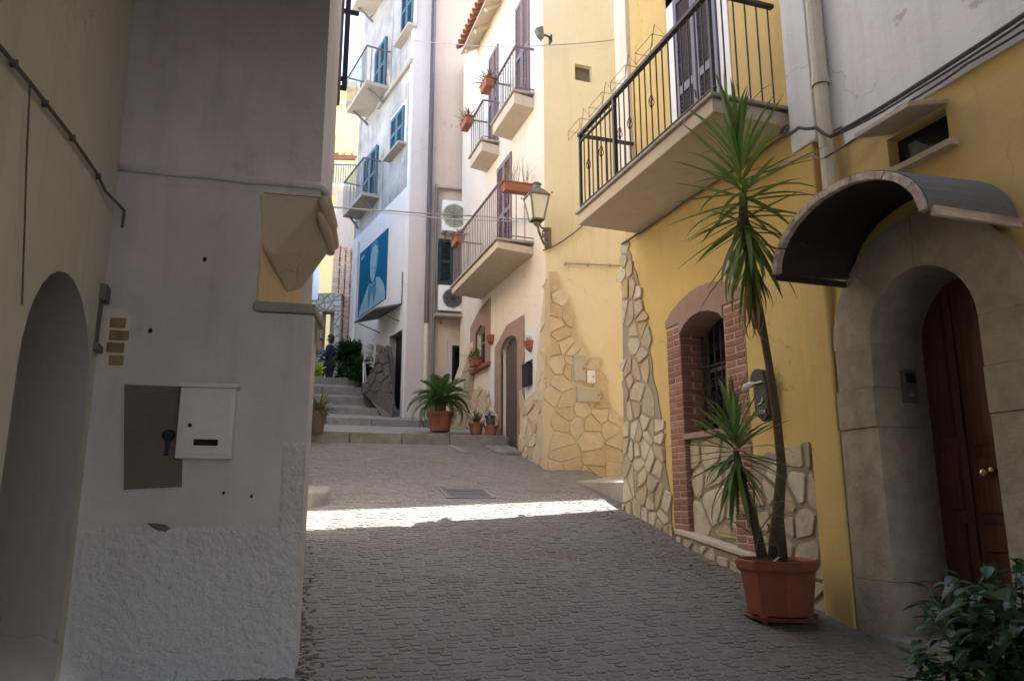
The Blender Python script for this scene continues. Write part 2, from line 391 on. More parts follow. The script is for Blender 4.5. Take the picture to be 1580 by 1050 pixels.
M['pipecream'] = paint('cream_downpipe', (.60,.54,.42), .5, wear=(.45,.4,.3))
M['cable'] = paint('old_cable', (.10,.088,.078), .8, wear=(.16,.14,.12), wamt=.7, scale=20)
M['cablegrey'] = paint('pale_cable', (.34,.31,.29), .7)
M['bannerblue'] = paint('banner_blue', (.008,.115,.22), .95, spec=.05, wear=(.006,.09,.18), scale=3)
M['bannerpale'] = paint('banner_pale_blue', (.24,.42,.52), .95, spec=.05, wear=(.16,.32,.44), scale=2.5, wamt=.6)
M['bannermid'] = paint('banner_mid_blue', (.06,.22,.34), .95, spec=.05)
M['lime'] = leafm('lime_leaf', (.50,.60,.05), (.64,.70,.12), .5)
M['yucca'] = leafm('yucca_leaf', (.07,.145,.028), (.19,.27,.06), .35)
M['yuccadry'] = leafm('dry_leaf', (.22,.16,.07), (.34,.24,.09), .25)
M['cycad'] = leafm('cycad_leaf', (.035,.095,.02), (.09,.18,.04), .3)
M['bush'] = leafm('glossy_bush_leaf', (.022,.060,.022), (.045,.10,.035), .25, .35)
M['bushlime'] = leafm('young_yellow_green_leaf', (.16,.22,.03), (.25,.28,.05), .4)
M['shrub'] = leafm('dark_shrub_leaf', (.018,.045,.015), (.04,.085,.025), .2)
M['olive'] = leafm('olive_weed_leaf', (.10,.11,.04), (.18,.16,.06), .3)
M['trunk'] = stone('yucca_bark', [(.10,.075,.05),(.13,.095,.065)], .5, scale=22, rel=.01)
M['soil'] = plaster('potting_soil', (.045,.03,.022), (.03,.02,.015), coarse=.02, seed=22)
M['skin'] = paint('skin', (.50,.30,.21), .55, wear=(.44,.25,.17))
M['navy'] = paint('navy_cloth', (.022,.026,.05), .9)
M['blackcloth'] = paint('black_cloth', (.014,.014,.016), .9)
M['bluecloth'] = paint('blue_shirt_cloth', (.10,.13,.26), .9)
M['hair'] = paint('dark_hair', (.02,.014,.011), .6)
M['bluepot'] = paint('blue_glaze', (.03,.06,.28), .25)
M['tile'] = paint('roof_tile_clay', (.36,.15,.09), .85, wear=(.22,.11,.075), wamt=.7, scale=12)
M['handrail'] = paint('white_handrail', (.62,.62,.62), .45)
M['cloth'] = paint('white_cloth', (.72,.74,.78), .9)
M['magenta'] = paint('magenta_cloth', (.55,.03,.12), .9)
M['plugbrick'] = stone('exposed_orange_brick', [(.30,.20,.125),(.36,.26,.17),(.25,.17,.11)], .6, scale=18, rel=.01)
exec_order = None

# ================================================================== SETTING: ground, street, steps
rnd = random.Random(7)
gm = MB()
gm.box(-400, 400, -400, 400, -6.2, -6.0)
tag(part('ground', gm, M['asphalt']), kind='structure')

st = MB(); ys = sorted(set([-12 + .25*i for i in range(97)] + [y for y, _z in PROF if -12 < y < 12.2])) + [12.25]
for i, y in enumerate(ys): st.v += [Vector((-.75, y, gz(y)-.0055)), Vector((4.7, y, gz(y)-.0055))]
st.f += [(2*i, 2*i+1, 2*i+3, 2*i+2) for i in range(len(ys)-1)]
street = tag(part('street', st, M['joint']), kind='structure')

# setts: rows laid across the lane, each its own stone; the 300 nearest in view are separate parts
def gslope(y): return (gz(y+.05) - gz(y-.05)) / .1
sett_list = []
y = 2.3
while y < 12.2:
    ph = rnd.uniform(0, .12); x = -.72 + ph
    pitch = .060 + rnd.uniform(-.005, .007)
    while x < 4.66:
        w = rnd.uniform(.062, .135)
        yy = y + .045*math.sin(x*1.7 + y*.6) + rnd.uniform(-.010, .010)
        sett_list.append((x + w/2, yy, w - rnd.uniform(.005, .011), pitch - rnd.uniform(.005, .010), rnd.uniform(-.10, .10), rnd.uniform(-.0050, .0020)))
        x += w
    y += pitch
manhole = (2.45, 9.0, .30, .24)
def in_hole(x, yy): return abs(x - manhole[0]) < manhole[2]+.02 and abs(yy - manhole[1]) < manhole[3]+.02
sett_list = [s for s in sett_list if not in_hole(s[0], s[1])]
def octo(w, h, r, rr):
    k = min(w, h)*.24; ps = []
    for sx, sy in ((1,1),(-1,1),(-1,-1),(1,-1)):
        a = (sx*w/2, sy*(h/2-k*rr.uniform(.6,1.3))); b = (sx*(w/2-k*rr.uniform(.6,1.3)), sy*h/2)
        ps += [a, b] if sx*sy > 0 else [b, a]
    return [(px*math.cos(r)-py*math.sin(r), px*math.sin(r)+py*math.cos(r)) for px, py in ps]
def px_of(p):
    v = p - E0; x = v.x*math.cos(YAW) - v.y*math.sin(YAW); yv = v.x*math.sin(YAW) + v.y*math.cos(YAW)
    d = yv*_c + v.z*_s; up = -yv*_s + v.z*_c
    return (790 + FPX*x/d, 525 - FPX*up/d) if d > .1 else (-9, -9)
def vis(s):
    p = px_of(Vector((s[0], s[1], gz(s[1])))); return 455 < p[0] < 1420 and p[1] < 1052
near = sorted((s for s in sett_list if vis(s) and s[0] > .32), key=lambda s: s[0]**2 + s[1]**2)[:300]
nearset = set(near)
protos = []
for k in range(8):
    rr = random.Random(50+k); mb = MB(); mb.pebble(octo(.1, .08, 0, rr), lambda u, v, w: Vector((u, v, -w-.032)), .032, .16)
    protos.append(mesh_of('sett', mb, M['sett']))
for i, s in enumerate(near):
    sl = math.atan(gslope(s[1]))
    mt = Matrix.Translation((s[0], s[1], gz(s[1]) + s[5])) @ Matrix.Rotation(sl + rnd.uniform(-.018,.018), 4, 'X') @ Matrix.Rotation(s[4], 4, 'Z') @ Matrix.Diagonal((s[2]/.1, s[3]/.08, 1, 1))
    inst('sett', protos[i % 8], street, mt)
rest = MB()
for s in sett_list:
    if s in nearset: continue
    h = gslope(s[1])
    rest.pebble(octo(s[2], s[3], s[4], rnd), lambda u, v, w, s=s, h=h: Vector((s[0]+u, s[1]+v, gz(s[1]) + h*v + s[5] - .032 - w)), .032, .16)
tag(part('setts', rest, M['sett'], street), kind='stuff')

# flight of low steps, each nose laid from separate stones, with sloping landings between
RIS = [(12.25, 2.47, 2.66, .45, 4.05), (14.66, 2.99, 3.13, .45, 4.10), (16.2, 3.36, 3.51, .45, onY(592,634,16.2).x),
       (17.1, 3.68, 3.85, .45, onY(580,618,17.1).x), (17.8, 3.985, 4.17, .45, onY(562,604,17.8).x), (18.5, 4.32, 4.49, .45, onY(538,590,18.5).x)]
tr = MB()
for i, (Y, zb, zt, xl, xr) in enumerate(RIS):
    Y2, z2 = (RIS[i+1][0]+.02, RIS[i+1][1]) if i < 5 else (46, 4.49)
    xr2 = 5 if i == 0 else (3.2 if i < 5 else 9)
    tr.add([(-1, Y+.26, zt-.012), (xr2, Y+.26, zt-.012), (xr2, Y2, z2), (-1, Y2, z2)], [(0,1,2,3)])
    tr.add([(-1, Y+.26, zt-.012), (xr2, Y+.26, zt-.012), (xr2, Y+.26, zb-.4), (-1, Y+.26, zb-.4)], [(0,1,2,3)])
steps = tag(part('stairway', tr, M['asphalt']), kind='structure')
for Y, zb, zt, xl, xr in RIS:
    x = xl; k = 0
    while x < xr - .05:
        L = min(rnd.uniform(.75, 1.15), xr - x)
        if xr - x - L < .3: L = xr - x
        dz = rnd.uniform(-.006, .006)
        mb = MB(); mb.box(x+.004, x+L-.004, Y + rnd.uniform(-.012,.012), Y+.30, zb-.12, zt+dz)
        part('kerb_stone', mb, M['step'], steps, bevel=.014); x += L

# raised paving of the side alley, behind its rough kerb
al = MB()
al.prism([(4.12,10.48,1.86),(4.36,8.0,1.80),(9,8.0,2.3),(9,10.48,2.3)], (0,0,-1.2))
alley = tag(part('alley_paving', al, M['concrete'], bevel=.015), kind='structure')

# ================================================================== YELLOW HOUSE (right, near)
XW = 4.18
YH = thing('yellow_house', 'yellow rendered house with arched brown door, brick-framed window and railed balcony', 'house', (4.6, 4.5, .6))
def W1(y, z, w=0): return Vector((XW + w, y, z))
WIN = [(6.84,1.22),(6.84,3.30),(6.74,3.385),(6.60,3.44),(6.43,3.46),(6.26,3.43),(6.12,3.375),(6.04,3.30),(6.04,1.22)]
BRK = [(7.115,1.15),(7.115,3.50),(6.99,3.585),(6.80,3.66),(6.6,3.71),(6.42,3.725),(6.2,3.71),(5.98,3.65),(5.80,3.565),(5.72,3.50),(5.72,1.05)]
pc, pr = 3.785, .435                       # portal: centre and clear radius
spring = 2.70
POR = [(pc+pr, .4), (pc+pr, spring)] + [(pc + pr*math.cos(a), spring + pr*math.sin(a)) for a in [math.pi*i/20 for i in range(1, 20)]] + [(pc-pr, spring), (pc-pr, .4)]
SMW = [(3.92,3.93),(3.92,4.14),(3.42,4.14),(3.42,3.88)]
BDO = [(6.64,4.93),(6.64,7.15),(5.83,7.15),(5.83,4.93)]
TOP1 = 12.5
wl = MB()
wl.sheet([(-9,-2.5),(8.0,-2.5),(8.0,TOP1),(-9,TOP1)], [BRK, [(pc+(y-pc)*1.12, spring+(z-spring)*1.12 if z > spring else z) for y, z in POR], SMW, BDO], W1, .5)
wl.add([(4.18,8,-2.5),(9.2,8,-2.5),(9.2,8,TOP1),(4.18,8,TOP1)], [(0,1,2,3)])
wl.add([(4.18,-9,-2.5),(9.2,-9,-2.5),(9.2,-9,TOP1),(4.18,-9,TOP1)], [(0,1,2,3)])
wl.add([(9.2,-9,-2.5),(9.2,8,-2.5),(9.2,8,TOP1),(9.2,-9,TOP1)], [(0,1,2,3)])
part('wall', wl, M['yellow'], YH)
rf = MB(); rf.prism([(3.75,-9.3,TOP1-.05),(3.75,8.25,TOP1-.05),(6.7,8.25,TOP1+1.1),(6.7,-9.3,TOP1+1.1)], (0,0,.12)); rf.prism([(6.72,-9.3,TOP1+1.1),(6.72,8.25,TOP1+1.1),(9.6,8.25,TOP1-.05),(9.6,-9.3,TOP1-.05)], (0,0,.12))
part('roof', rf, M['tile'], YH)
# white painted upper storey beyond the downpipe, white strip and yellow strip beside it
mb = MB(); mb.sheet([(-9,4.30),(4.30,4.28),(4.31,4.45),(4.548,4.47),(4.548,TOP1-.1),(-9,TOP1-.1)], [], lambda y,z,w=0: W1(y,z,-.014)); mb.add([W1(4.30,4.28,-.014),W1(-9,4.30,-.014),W1(-9,4.30,.01),W1(4.30,4.28,.01)],[(0,1,2,3)])
part('upper_wall', mb, M['white'], YH)
mb = MB(); mb.box(XW-.07, XW+.05, 4.55, 4.84, 4.44, TOP1-.1); part('pilaster', mb, M['white'], YH, bevel=.012)
mb = MB(); mb.box(XW-.06, XW+.05, 4.60, 4.90, .3, 4.436); part('pilaster', mb, M['yellow'], YH, bevel=.015)
mb = MB(); mb.tube([(XW-.085,4.42,3.3),(XW-.085,4.42,4.86)], .055, 12); mb.tube([(XW-.085,4.42,4.84),(XW-.085,4.42,TOP1-.2)], .062, 12)
mb.tube([(XW-.085,4.42,4.84),(XW-.085,4.42,4.90)], .070, 12); part('downpipe', mb, M['pipecream'], YH, smooth=False)
# far corner pilaster above the balcony
mb = MB(); mb.box(XW-.05, XW+.05, 7.72, 8.04, 4.98, TOP1-.1); part('pilaster', mb, M['cream'], YH, bevel=.012)

# --- crazy stone cladding: tall quoin at the far corner
QU = [(8.10,4.72),(7.94,4.74),(7.78,4.4),(7.60,3.95),(7.50,3.5),(7.42,3.1),(7.30,2.6),(7.20,2.1),(7.14,1.6),(7.13,1.05),(8.24,1.15),(8.24,1.7),(8.18,2.6),(8.13,3.6)]
mb = MB(); rj = random.Random(8); QB = [(y + (.04 + rj.uniform(-.03,.03) if y < 7.99 else 0), z) for (y0_, z0_), (y1_, z1_) in zip(QU, QU[1:]+QU[:1]) for y, z in [(y0_+(y1_-y0_)*t, z0_+(z1_-z0_)*t) for t in (0,.34,.67)]]; mb.prism([W1(y, z, -.012) for y, z in QB], (.32, 0, 0)); part('cladding_bed', mb, M['mortar'], YH)
for poly in crazy(QU, .145, .23, .028, 3, ragged=True):
    mb = MB(); mb.pebble(poly, lambda u, v, w: W1(u, v, -.008+w), random.Random(len(poly)+int(poly[0][0]*1000)).uniform(.010,.026), .06); part('stone', mb, M['stone_w'], YH)
QL = [(5.70,1.0),(5.70,1.93),(5.5,2.0),(5.25,1.95),(5.05,2.05),(4.92,1.98),(4.92,.72)]
mb = MB(); mb.prism([W1(y, z, -.012) for y, z in QL], (.10, 0, 0)); part('cladding_bed', mb, M['mortar'], YH)
for poly in crazy(QL, .18, .23, .040, 12, ragged=True):
    mb = MB(); mb.pebble(poly, lambda u, v, w: W1(u, v, -.012+w), .018, .06); part('stone', mb, M['stone_w'], YH)

# --- brick-framed window with pink stone head, deep brick reveal and iron grille
ws = MB()
ws.box(XW-.003, XW+.5, 6.840, 7.105, 1.1, 3.42); ws.box(XW-.003, XW+.5, 5.73, 6.04, 1.0, 3.42)
surround = part('window_surround', ws, M['brickmortar'], YH)
rb = random.Random(5)
def brick_mesh(sx, sy, sz):
    mb = MB(); a, b, c = sx/2, sy/2, sz/2; k = .006
    mb.add([(-a,-b+k,-c+k),(-a,b-k,-c+k),(-a,b-k,c-k),(-a,-b+k,c-k), (-a+k,-b,-c),(-a+k,b,-c),(-a+k,b,c),(-a+k,-b,c), (a,-b,-c),(a,b,-c),(a,b,c),(a,-b,c)],
           [(0,1,2,3),(0,4,5,1),(1,5,6,2),(2,6,7,3),(3,7,4,0),(4,8,9,5),(5,9,10,6),(6,10,11,7),(7,11,8,4)])
    return mesh_of('brick', mb, M['brick'])
BM = {L: brick_mesh(.12, L, .056) for L in (.125, .275, .135, .29)}
RM = brick_mesh(.06, .115, .056)
def put_brick(me, x, yy, z):
    inst('brick', me, surround, Matrix.Translation((x + rb.uniform(-.003,.003), yy, z + rb.uniform(-.002,.002))) @ Matrix.Rotation(rb.uniform(-.012,.012), 4, 'X'))
z = 1.12; k = 0
while z < 3.42:
    if k % 2: put_brick(BM[.275], XW+.05, 6.9655, z)
    else: put_brick(BM[.135], XW+.05, 6.8955, z); put_brick(BM[.125], XW+.05, 7.042, z)
    if k % 2: put_brick(BM[.29], XW+.05, 5.884, z)
    else: put_brick(BM[.135], XW+.05, 5.80, z); put_brick(BM[.135], XW+.05, 5.957, z)
    # reveal of the far jamb, facing the camera
    for q in range(2):
        xx = XW + .175 + q*.125 + (.03 if k % 2 else 0)
        inst('brick', RM, surround, Matrix.Translation((xx, 6.860, z)) @ Matrix.Rotation(math.pi/2, 4, 'Z'))
    z += .066; k += 1
hd = MB()
inn = [(6.84,3.42)] + [p for p in WIN[1:8]][1:-1] + [(6.04,3.42)]
inn = [(6.84,3.425),(6.84,3.30),(6.74,3.385),(6.60,3.44),(6.43,3.46),(6.26,3.43),(6.12,3.375),(6.04,3.30),(6.04,3.425)]
outp = [(5.722,3.425),(5.722,3.50)] + BRK[1:9][::-1] + [(7.112,3.425)]
hd.prism([W1(y, z, -.018) for y, z in inn + outp], (.5, 0, 0)); part('window_head', hd, M['pinkstone'], YH, bevel=.008)
mb = MB(); mb.box(XW-.02, XW+.36, 6.02, 6.86, 2.20, 2.26); part('window_sill', mb, M['pinkstone'], YH, bevel=.008)
mb = MB(); mb.box(XW+.06, XW+.4, 6.04, 6.84, .9, 2.20); part('sill_panel', mb, M['mortar'], YH)
for poly in crazy([(6.05,1.25),(6.05,2.19),(6.83,2.19),(6.83,1.25)], .25, .42, .035, 21):
    mb = MB(); mb.pebble(poly, lambda u, v, w: W1(u, v, .06+w), .016, .06); part('stone', mb, M['stone_w'], YH)
mb = MB(); mb.box(XW+.33, XW+.35, 6.02, 6.86, 2.26, 3.5); part('window_pane', mb, M['glassdark'], YH)
mb = MB()
for yv in (6.045, 6.43, 6.795): mb.box(XW+.29, XW+.328, yv, yv+.04, 2.262, 3.45)
for zv in (2.262, 2.9): mb.box(XW+.295, XW+.326, 6.086, 6.794, zv, zv+.04)
part('window_frame', mb, M['plank'], YH, bevel=.004)
gr = MB()
for i in range(7):
    yv = 6.10 + i*.112; gr.tube([(XW+.22, yv, 2.262), (XW+.22, yv, 3.40 - .12*abs(i-3)/3)], .008, 6)
for zv in (2.36, 2.95): gr.box(XW+.212, XW+.228, 6.045, 6.835, zv-.008, zv+.008)
for i in range(6):
    for zc, sg in ((2.62, 1), (2.78, -1), (3.12, 1)):
        yv = 6.156 + i*.112; gr.tube([(XW+.22, yv + .04*math.cos(a)*(1-a/14), zc + sg*.06*math.sin(a)*(1-a/14)) for a in [q*.6 for q in range(13)]], .004, 4)
part('window_grille', gr, M['iron'], YH)
# low stone bench under the window
mb = MB(); mb.prism([(XW-.06,6.98,.95),(XW+.05,6.98,.95),(XW+.05,5.5,.75),(XW-.06,5.5,.75)], (0,0,.30)); part('plinth', mb, M['mortar'], YH)
mb = MB(); mb.prism([(XW-.085,7.0,1.262),(XW+.055,7.0,1.262),(XW+.055,5.55,1.07),(XW-.085,5.55,1.07)], (0,0,.045)); part('plinth_cap', mb, M['stone_w'], YH, bevel=.01)
for poly in crazy([(6.97,1.02),(6.97,1.235),(5.6,1.05),(5.6,.80)], .17, .16, .03, 31):
    mb = MB(); mb.pebble(poly, lambda u, v, w: W1(u, v, -.06+w), .02, .10); part('stone', mb, M['stone_w'], YH)

# --- arched stone portal
ro = .80
def ringp(r, a): return (pc + r*math.cos(a), spring + r*math.sin(a))
def block(poly, proud, label=None): 
    mb = MB(); mb.prism([W1(y, z, -proud) for y, z in poly], (proud + .38, 0, 0)); return part('portal_block', mb, M['ashlar'], YH, bevel=.004)
for sgn in (1, -1):
    i0, o0 = pc + sgn*pr, pc + sgn*ro
    sp = (.02 if sgn > 0 else 0)
    for (za, zb, pd) in ((.45, 1.05, .050), (1.0525, 2.10, .045), (2.1025, 2.383, .055)):
        block([(i0, za), (o0, za), (o0, zb), (i0, zb)], pd)
    block([(i0, 2.3855), (o0-.015*sgn, 2.3855), (o0-.015*sgn, spring), (i0, spring)], .045)
for a0, a1 in ((0.0, .80), (.803, 1.60), (1.607, math.pi)):
    aa = [a0 + (a1-a0)*i/8 for i in range(9)]
    block([ringp(pr, a) for a in aa] + [ringp(ro, a) for a in aa[::-1]], .045)
# inner reveal of dressed stone
mb = MB()
mb.sheet([(pc-1.0,.3),(pc+1.0,.3),(pc+1.0,3.8),(pc-1.0,3.8)], [POR[:1] + POR[1:]], lambda y,z,w=0: W1(y,z,.381+w), .12); part('portal_reveal', mb, M['ashlar'], YH)
mb = MB(); mb.box(XW-.16, XW+.42, pc-pr+.01, pc+pr+.08, .40, .715); part('threshold', mb, M['step'], YH, bevel=.012)
DX = XW + .40
mb = MB(); dpoly = [(pc+pr+.02,.70),(pc+pr+.02,spring)] + [(pc+(pr+.02)*math.cos(a), spring+(pr+.02)*math.sin(a)) for a in [math.pi*i/20 for i in range(1,20)]] + [(pc-pr-.02,spring),(pc-pr-.02,.70)]
mb.prism([W1(y, z, .44) for y, z in dpoly], (.05, 0, 0)); mb2 = MB()
door = part('door', mb, M['door'], YH)
def dpanel(y0, y1, z0, z1, top=None):
    m = MB(); poly = [(y0,z0),(y0,top(y0) if top else z1)] + ([(y, top(y)) for y in [y0+(y1-y0)*i/6 for i in range(1,6)]] if top else []) + [(y1,top(y1) if top else z1),(y1,z0)]
    m.pebble(poly, lambda u, v, w: W1(u, v, .44 + w), .016, .10); part('panel', m, M['door'], door)
atop = lambda off: (lambda y: spring + math.sqrt(max(.001, (pr-off)**2 - (y-pc)**2)))
dpanel(4.16, 4.02, .86, 1.45); dpanel(4.16, 4.02, 1.52, 1.95); dpanel(4.16, 4.02, 2.02, 2.4, atop(.06))
dpanel(3.90, 3.42, .86, 1.20); dpanel(3.90, 3.42, 1.26, 1.44); dpanel(3.90, 3.42, 1.50, 1.88); dpanel(3.90, 3.42, 1.94, 2.4, atop(.06))
mb = MB(); mb.box(XW+.422, XW+.438, 3.94, 3.985, .72, 3.12); part('cover_strip', mb, M['door'], door, bevel=.005)
for yv, zz, r in ((3.805, 1.775, .032), (3.745, 1.79, .025)):
    mb = MB(); a = [(.012,-.055),(.014,-.02)] + [(r*math.sin(q), .0 - r*math.cos(q)*.8 + r*.2) for q in [math.pi*i/8 for i in range(1,8)]]
    vs = MB(); vs.lathe([(max(p[0],.001), p[1]) for p in a], (0,0,0), 14)
    kb = MB(); kb.add([W1(yv, zz, .425) + Vector((-(v.z+.03), v.x, v.y)) for v in vs.v], vs.f); kb.lathe([(.001,0)], (0,0,0), 3) if False else None
    part('knob', kb, M['brass'], door, smooth=True)

# --- barrel canopy over the portal
cy, cw, cz, chh = 3.715, .685, 3.19, .44
XC = 3.50
def cring(k, n=20): return [(cy + cw*k*math.cos(a), cz + (chh + (k-1)*.6)*math.sin(a)) for a in [math.pi*i/n for i in range(n+1)]]
ro_, ri_ = cring(1.0), cring(.94)
can = MB(); can.prism([(XC+.03, y, z) for y, z in ri_] + [(XC+.03, y, z+.004) for y, z in cring(.965)[::-1]], (XW-XC-.03, 0, .03)); 
canopy = part('canopy', can, M['soffit'], YH)
mb = MB(); mb.prism([(XC-.015, y, z+.006) for y, z in cring(.967)] + [(XC-.015, y, z) for y, z in cring(1.0)[::-1]], (XW-XC-.0, 0, .03)); part('roof_felt', mb, M['tar'], canopy)
rng = random.Random(3)
for i in range(7):
    a0, a1 = math.pi*i/7 + .008, math.pi*(i+1)/7 - .008; aa = [a0 + (a1-a0)*q/5 for q in range(6)]
    P = lambda k, a: (XC-.03, cy + cw*k*math.cos(a), cz + (chh + (k-1)*.6)*math.sin(a) + rng.uniform(-.002,.002))
    mb = MB(); mb.prism([P(.905, a) for a in aa] + [P(.985, a) for a in aa[::-1]], (.045, 0, 0)); part('fascia_board', mb, M['greywood'], canopy, bevel=.004)
mb = MB(); mb.box(XC-.0, XW-.02, cy-cw-.02, cy-cw+.012, cz-.035, cz+.02); part('edge_board', mb, M['greywood'], canopy, bevel=.004)
mb = MB(); mb.box(XC-.0, XW-.02, cy+cw-.012, cy+cw+.015, cz-.03, cz+.016); part('edge_board', mb, M['soffit'], canopy, bevel=.004)
# --- small high window with a slab hood
mb = MB(); mb.box(XW+.10, XW+.14, 3.38, 3.96, 3.8, 4.2); part('small_window', mb, M['glassdark'], YH)
mb = MB(); mb.prism([(XW-.34,3.88,4.075),(XW-.34,3.40,4.075),(XW+.02,3.40,4.165),(XW+.02,3.88,4.165)], (0,0,.04)); part('window_hood', mb, M['slab'], YH, bevel=.008)
mb = MB(); mb.box(XW-.07, XW+.05, 3.36, 3.98, 3.84, 3.885); part('window_ledge', mb, M['slab'], YH, bevel=.006)

# --- balcony: slab, shuttered door, railing
BX, BY0, BY1, BZ0, BZ1 = 3.42, 4.92, 7.72, 4.75, 4.885
mb = MB(); mb.prism([(BX,BY0,BZ0),(BX,BY1,BZ0),(XW,BY1,BZ0-.015),(XW,BY0,BZ0-.015)], (0,0,BZ1-BZ0)); balc = part('balcony', mb, M['slab'], YH, bevel=.01)
mb = MB(); mb.box(BX-.03, XW, BY0-.03, BY1+.03, BZ1+.002, BZ1+.035); part('balcony_paving', mb, M['concrete'], balc, bevel=.006)
ZR = 5.90; zf = BZ1+.035; XR = BX+.04
mb = MB(); mb.bar((XR, BY0-.01, ZR), (XR, BY1+.02, ZR), .055, .04); mb.bar((XR, BY1, ZR), (XW, BY1, ZR), .045, .035); mb.bar((XR+.03, BY0+.02, ZR), (XW-.06, BY0+.02, ZR), .05, .035)
part('handrail', mb, M['iron'], balc, bevel=.004)
mb = MB(); mb.bar((XR, BY0, zf+.07), (XR, BY1, zf+.07), .03, .012)
mb.bar((XR, 6.75, ZR-.10), (XR, BY1, ZR-.10), .03, .014); mb.bar((XR, BY0+.02, zf+.07), (XW, BY0+.02, zf+.07), .03, .012) if False else None
part('lower_rail', mb, M['iron'], balc)
rodm = MB(); rodm.tube([(0,0,0),(0,0,1)], .0075, 6); rodme = mesh_of('baluster', rodm, M['iron'])
postm = MB(); postm.box(-.016,.016,-.016,.016,0,1); postme = mesh_of('post', postm, M['iron'])
cage = MB()
for q in range(4):
    cage.tube([(.028*math.sin(math.pi*i/8)*math.cos(q*math.pi/2 + i*.35), .028*math.sin(math.pi*i/8)*math.sin(q*math.pi/2 + i*.35), .06*(i/4-1)) for i in range(9)], .005, 4)
cage.tube([(0,0,-.5),(0,0,.5)], .0075, 6)
n = 24
for i in range(n+1):
    yv = BY0 + .03 + (BY1-BY0-.04)*i/n
    if i in (0, 12 if False else -1, n): inst('post', postme, balc, Matrix.Translation((XR, yv, zf)) @ Matrix.Diagonal((1,1,ZR-zf,1)))
    elif i == 16: inst('post', postme, balc, Matrix.Translation((XR, yv, zf)) @ Matrix.Diagonal((1.3,1.3,ZR-zf,1)))
    else: inst('baluster', rodme, balc, Matrix.Translation((XR, yv, zf)) @ Matrix.Diagonal((1,1,ZR-zf,1)))
    if i in (9, 13, 15, 19, 22):
        cg = MB()
        for q in range(4):
            cg.tube([(.028*math.sin(math.pi*j/8)*math.cos(q*math.pi/2+j*.35)+XR, .028*math.sin(math.pi*j/8)*math.sin(q*math.pi/2+j*.35)+yv, zf+.50+.075*(j/4-1)) for j in range(9)], .0045, 4)
        part('basket_knot', cg, M['iron'], balc)
for i in range(1, 6):
    xx = XR + (XW-XR)*i/6
    for yv in (BY0+.02, BY1): inst('baluster', rodme, balc, Matrix.Translation((xx, yv, zf)) @ Matrix.Diagonal((1,1,ZR-zf,1)))
for yv in (7.5, 6.9, 6.35, 5.8):
    mb = MB(); a = .17
    mb.tube([(XR-.01,yv-a,ZR),(XR-.17,yv-a,ZR+.0),(XR-.17,yv-a,ZR+.0),(XR-.17,yv+a,ZR),(XR-.01,yv+a,ZR)], .004, 4); mb.tube([(XR-.01,yv-a,ZR-.0),(XR-.04,yv,ZR+.24),(XR-.01,yv+a,ZR)], .004, 4)
    mb.tube([(XR-.17,yv-a,ZR),(XR-.17,yv-a,ZR-.12),(XR-.17,yv+a,ZR-.12),(XR-.17,yv+a,ZR)], .004, 4)
    part('pot_hanger', mb, M['cablegrey'], balc)
mb = MB(); mb.box(XW-.012, XW+.3, 5.66, 5.828, zf, 7.3); mb.box(XW-.012, XW+.3, 6.642, 6.80, zf, 7.3); mb.box(XW-.012, XW+.3, 5.66, 6.80, 7.152, 7.3); part('door_surround', mb, M['whitepaint'], YH)
mb = MB(); mb.box(XW+.45, XW+.48, 5.8, 6.7, 4.9, 7.2); part('balcony_door', mb, M['dark'], YH)
slm = MB(); slm.obox((0,0,0), (.016,0,-.010), (0,.128,0), (.003,0,.005)); slme = mesh_of('slat', slm, M['shut_grey'])
for y0 in (5.84, 6.238):
    y1 = y0 + .392; mb = MB()
    for a, b in ((y0, y0+.06), (y1-.06, y1)): mb.box(XW-.03, XW+.02, a, b, zf+.02, 7.14)
    for a, b in ((zf+.02, zf+.16), (5.93, 6.03), (7.05, 7.14)): mb.box(XW-.027, XW+.017, y0+.06, y1-.06, a, b)
    sh = part('shutter', mb, M['shut_grey'], YH, bevel=.004)
    for za, zb in ((zf+.19, 5.92), (6.06, 7.03)):
        k = int((zb-za)/.048)
        for i in range(k): inst('slat', slme, sh, Matrix.Translation((XW-.002, (y0+y1)/2, za + (i+.5)*(zb-za)/k)))
mb = MB(); mb.tube([(XW-.045,6.235,5.72),(XW-.05,6.235,5.80),(XW-.07,6.26,5.82)], .008, 5); part('shutter_catch', mb, M['iron'], YH)

# unseen passage over the camera, added to darken the near end of the lane
PH = thing('shade_passage_house', 'house built over the lane, whose dark passage opens onto the cobbles', 'house', (1.7, -3, 0))
mb = MB(); mb.box(-3, 4.17, -3.8, 1.45, 3.5, 11); part('wall', mb, M['greywall'], PH)
mb = MB(); mb.box(-3, 1.15, 1.452, 4.2, 5.08, 11); part('shade_overhang', mb, M['greywall'], PH)  # overhang added out of view, keeps sky light off the upper left wall

# ================================================================== CREAM HOUSE (right, middle)
X2, Y2, YE, YR = 4.08, 10.5, 15.72, 14.75
CH = thing('cream_house', 'cream house with three small balconies, brown arched door and crazy stone base', 'house', (6, 12.5, 2))
def W2(y, z, w=0): return Vector((X2 + w, y, z))       # street face, u = y
def F2(x, z, w=0): return Vector((x, Y2 + w, z))       # gable face, u = x
def p2(px, py): p = onX(px, py, X2); return (p.y, p.z)
def f2(px, py): p = onY(px, py, Y2); return (p.x, p.z)
TOP2 = 11.75
DY0, DY1, DZ0, DZ1 = p2(800, 600)[0], p2(774, 600)[0], 2.38, p2(787, 519)[1]
dc, dr = (DY0+DY1)/2, (DY1-DY0)/2
darc = [(DY1, DZ0), (DY1, DZ1-.22)] + [(dc + dr*math.cos(a), DZ1-.22 + .22*math.sin(a)) for a in [math.pi*i/10 for i in range(1,10)]] + [(DY0, DZ1-.22), (DY0, DZ0)]
wa, wb = p2(750, 520)[0], p2(735, 520)[0]; wz0, wz1 = p2(742, 562)[1], p2(744, 500)[1]
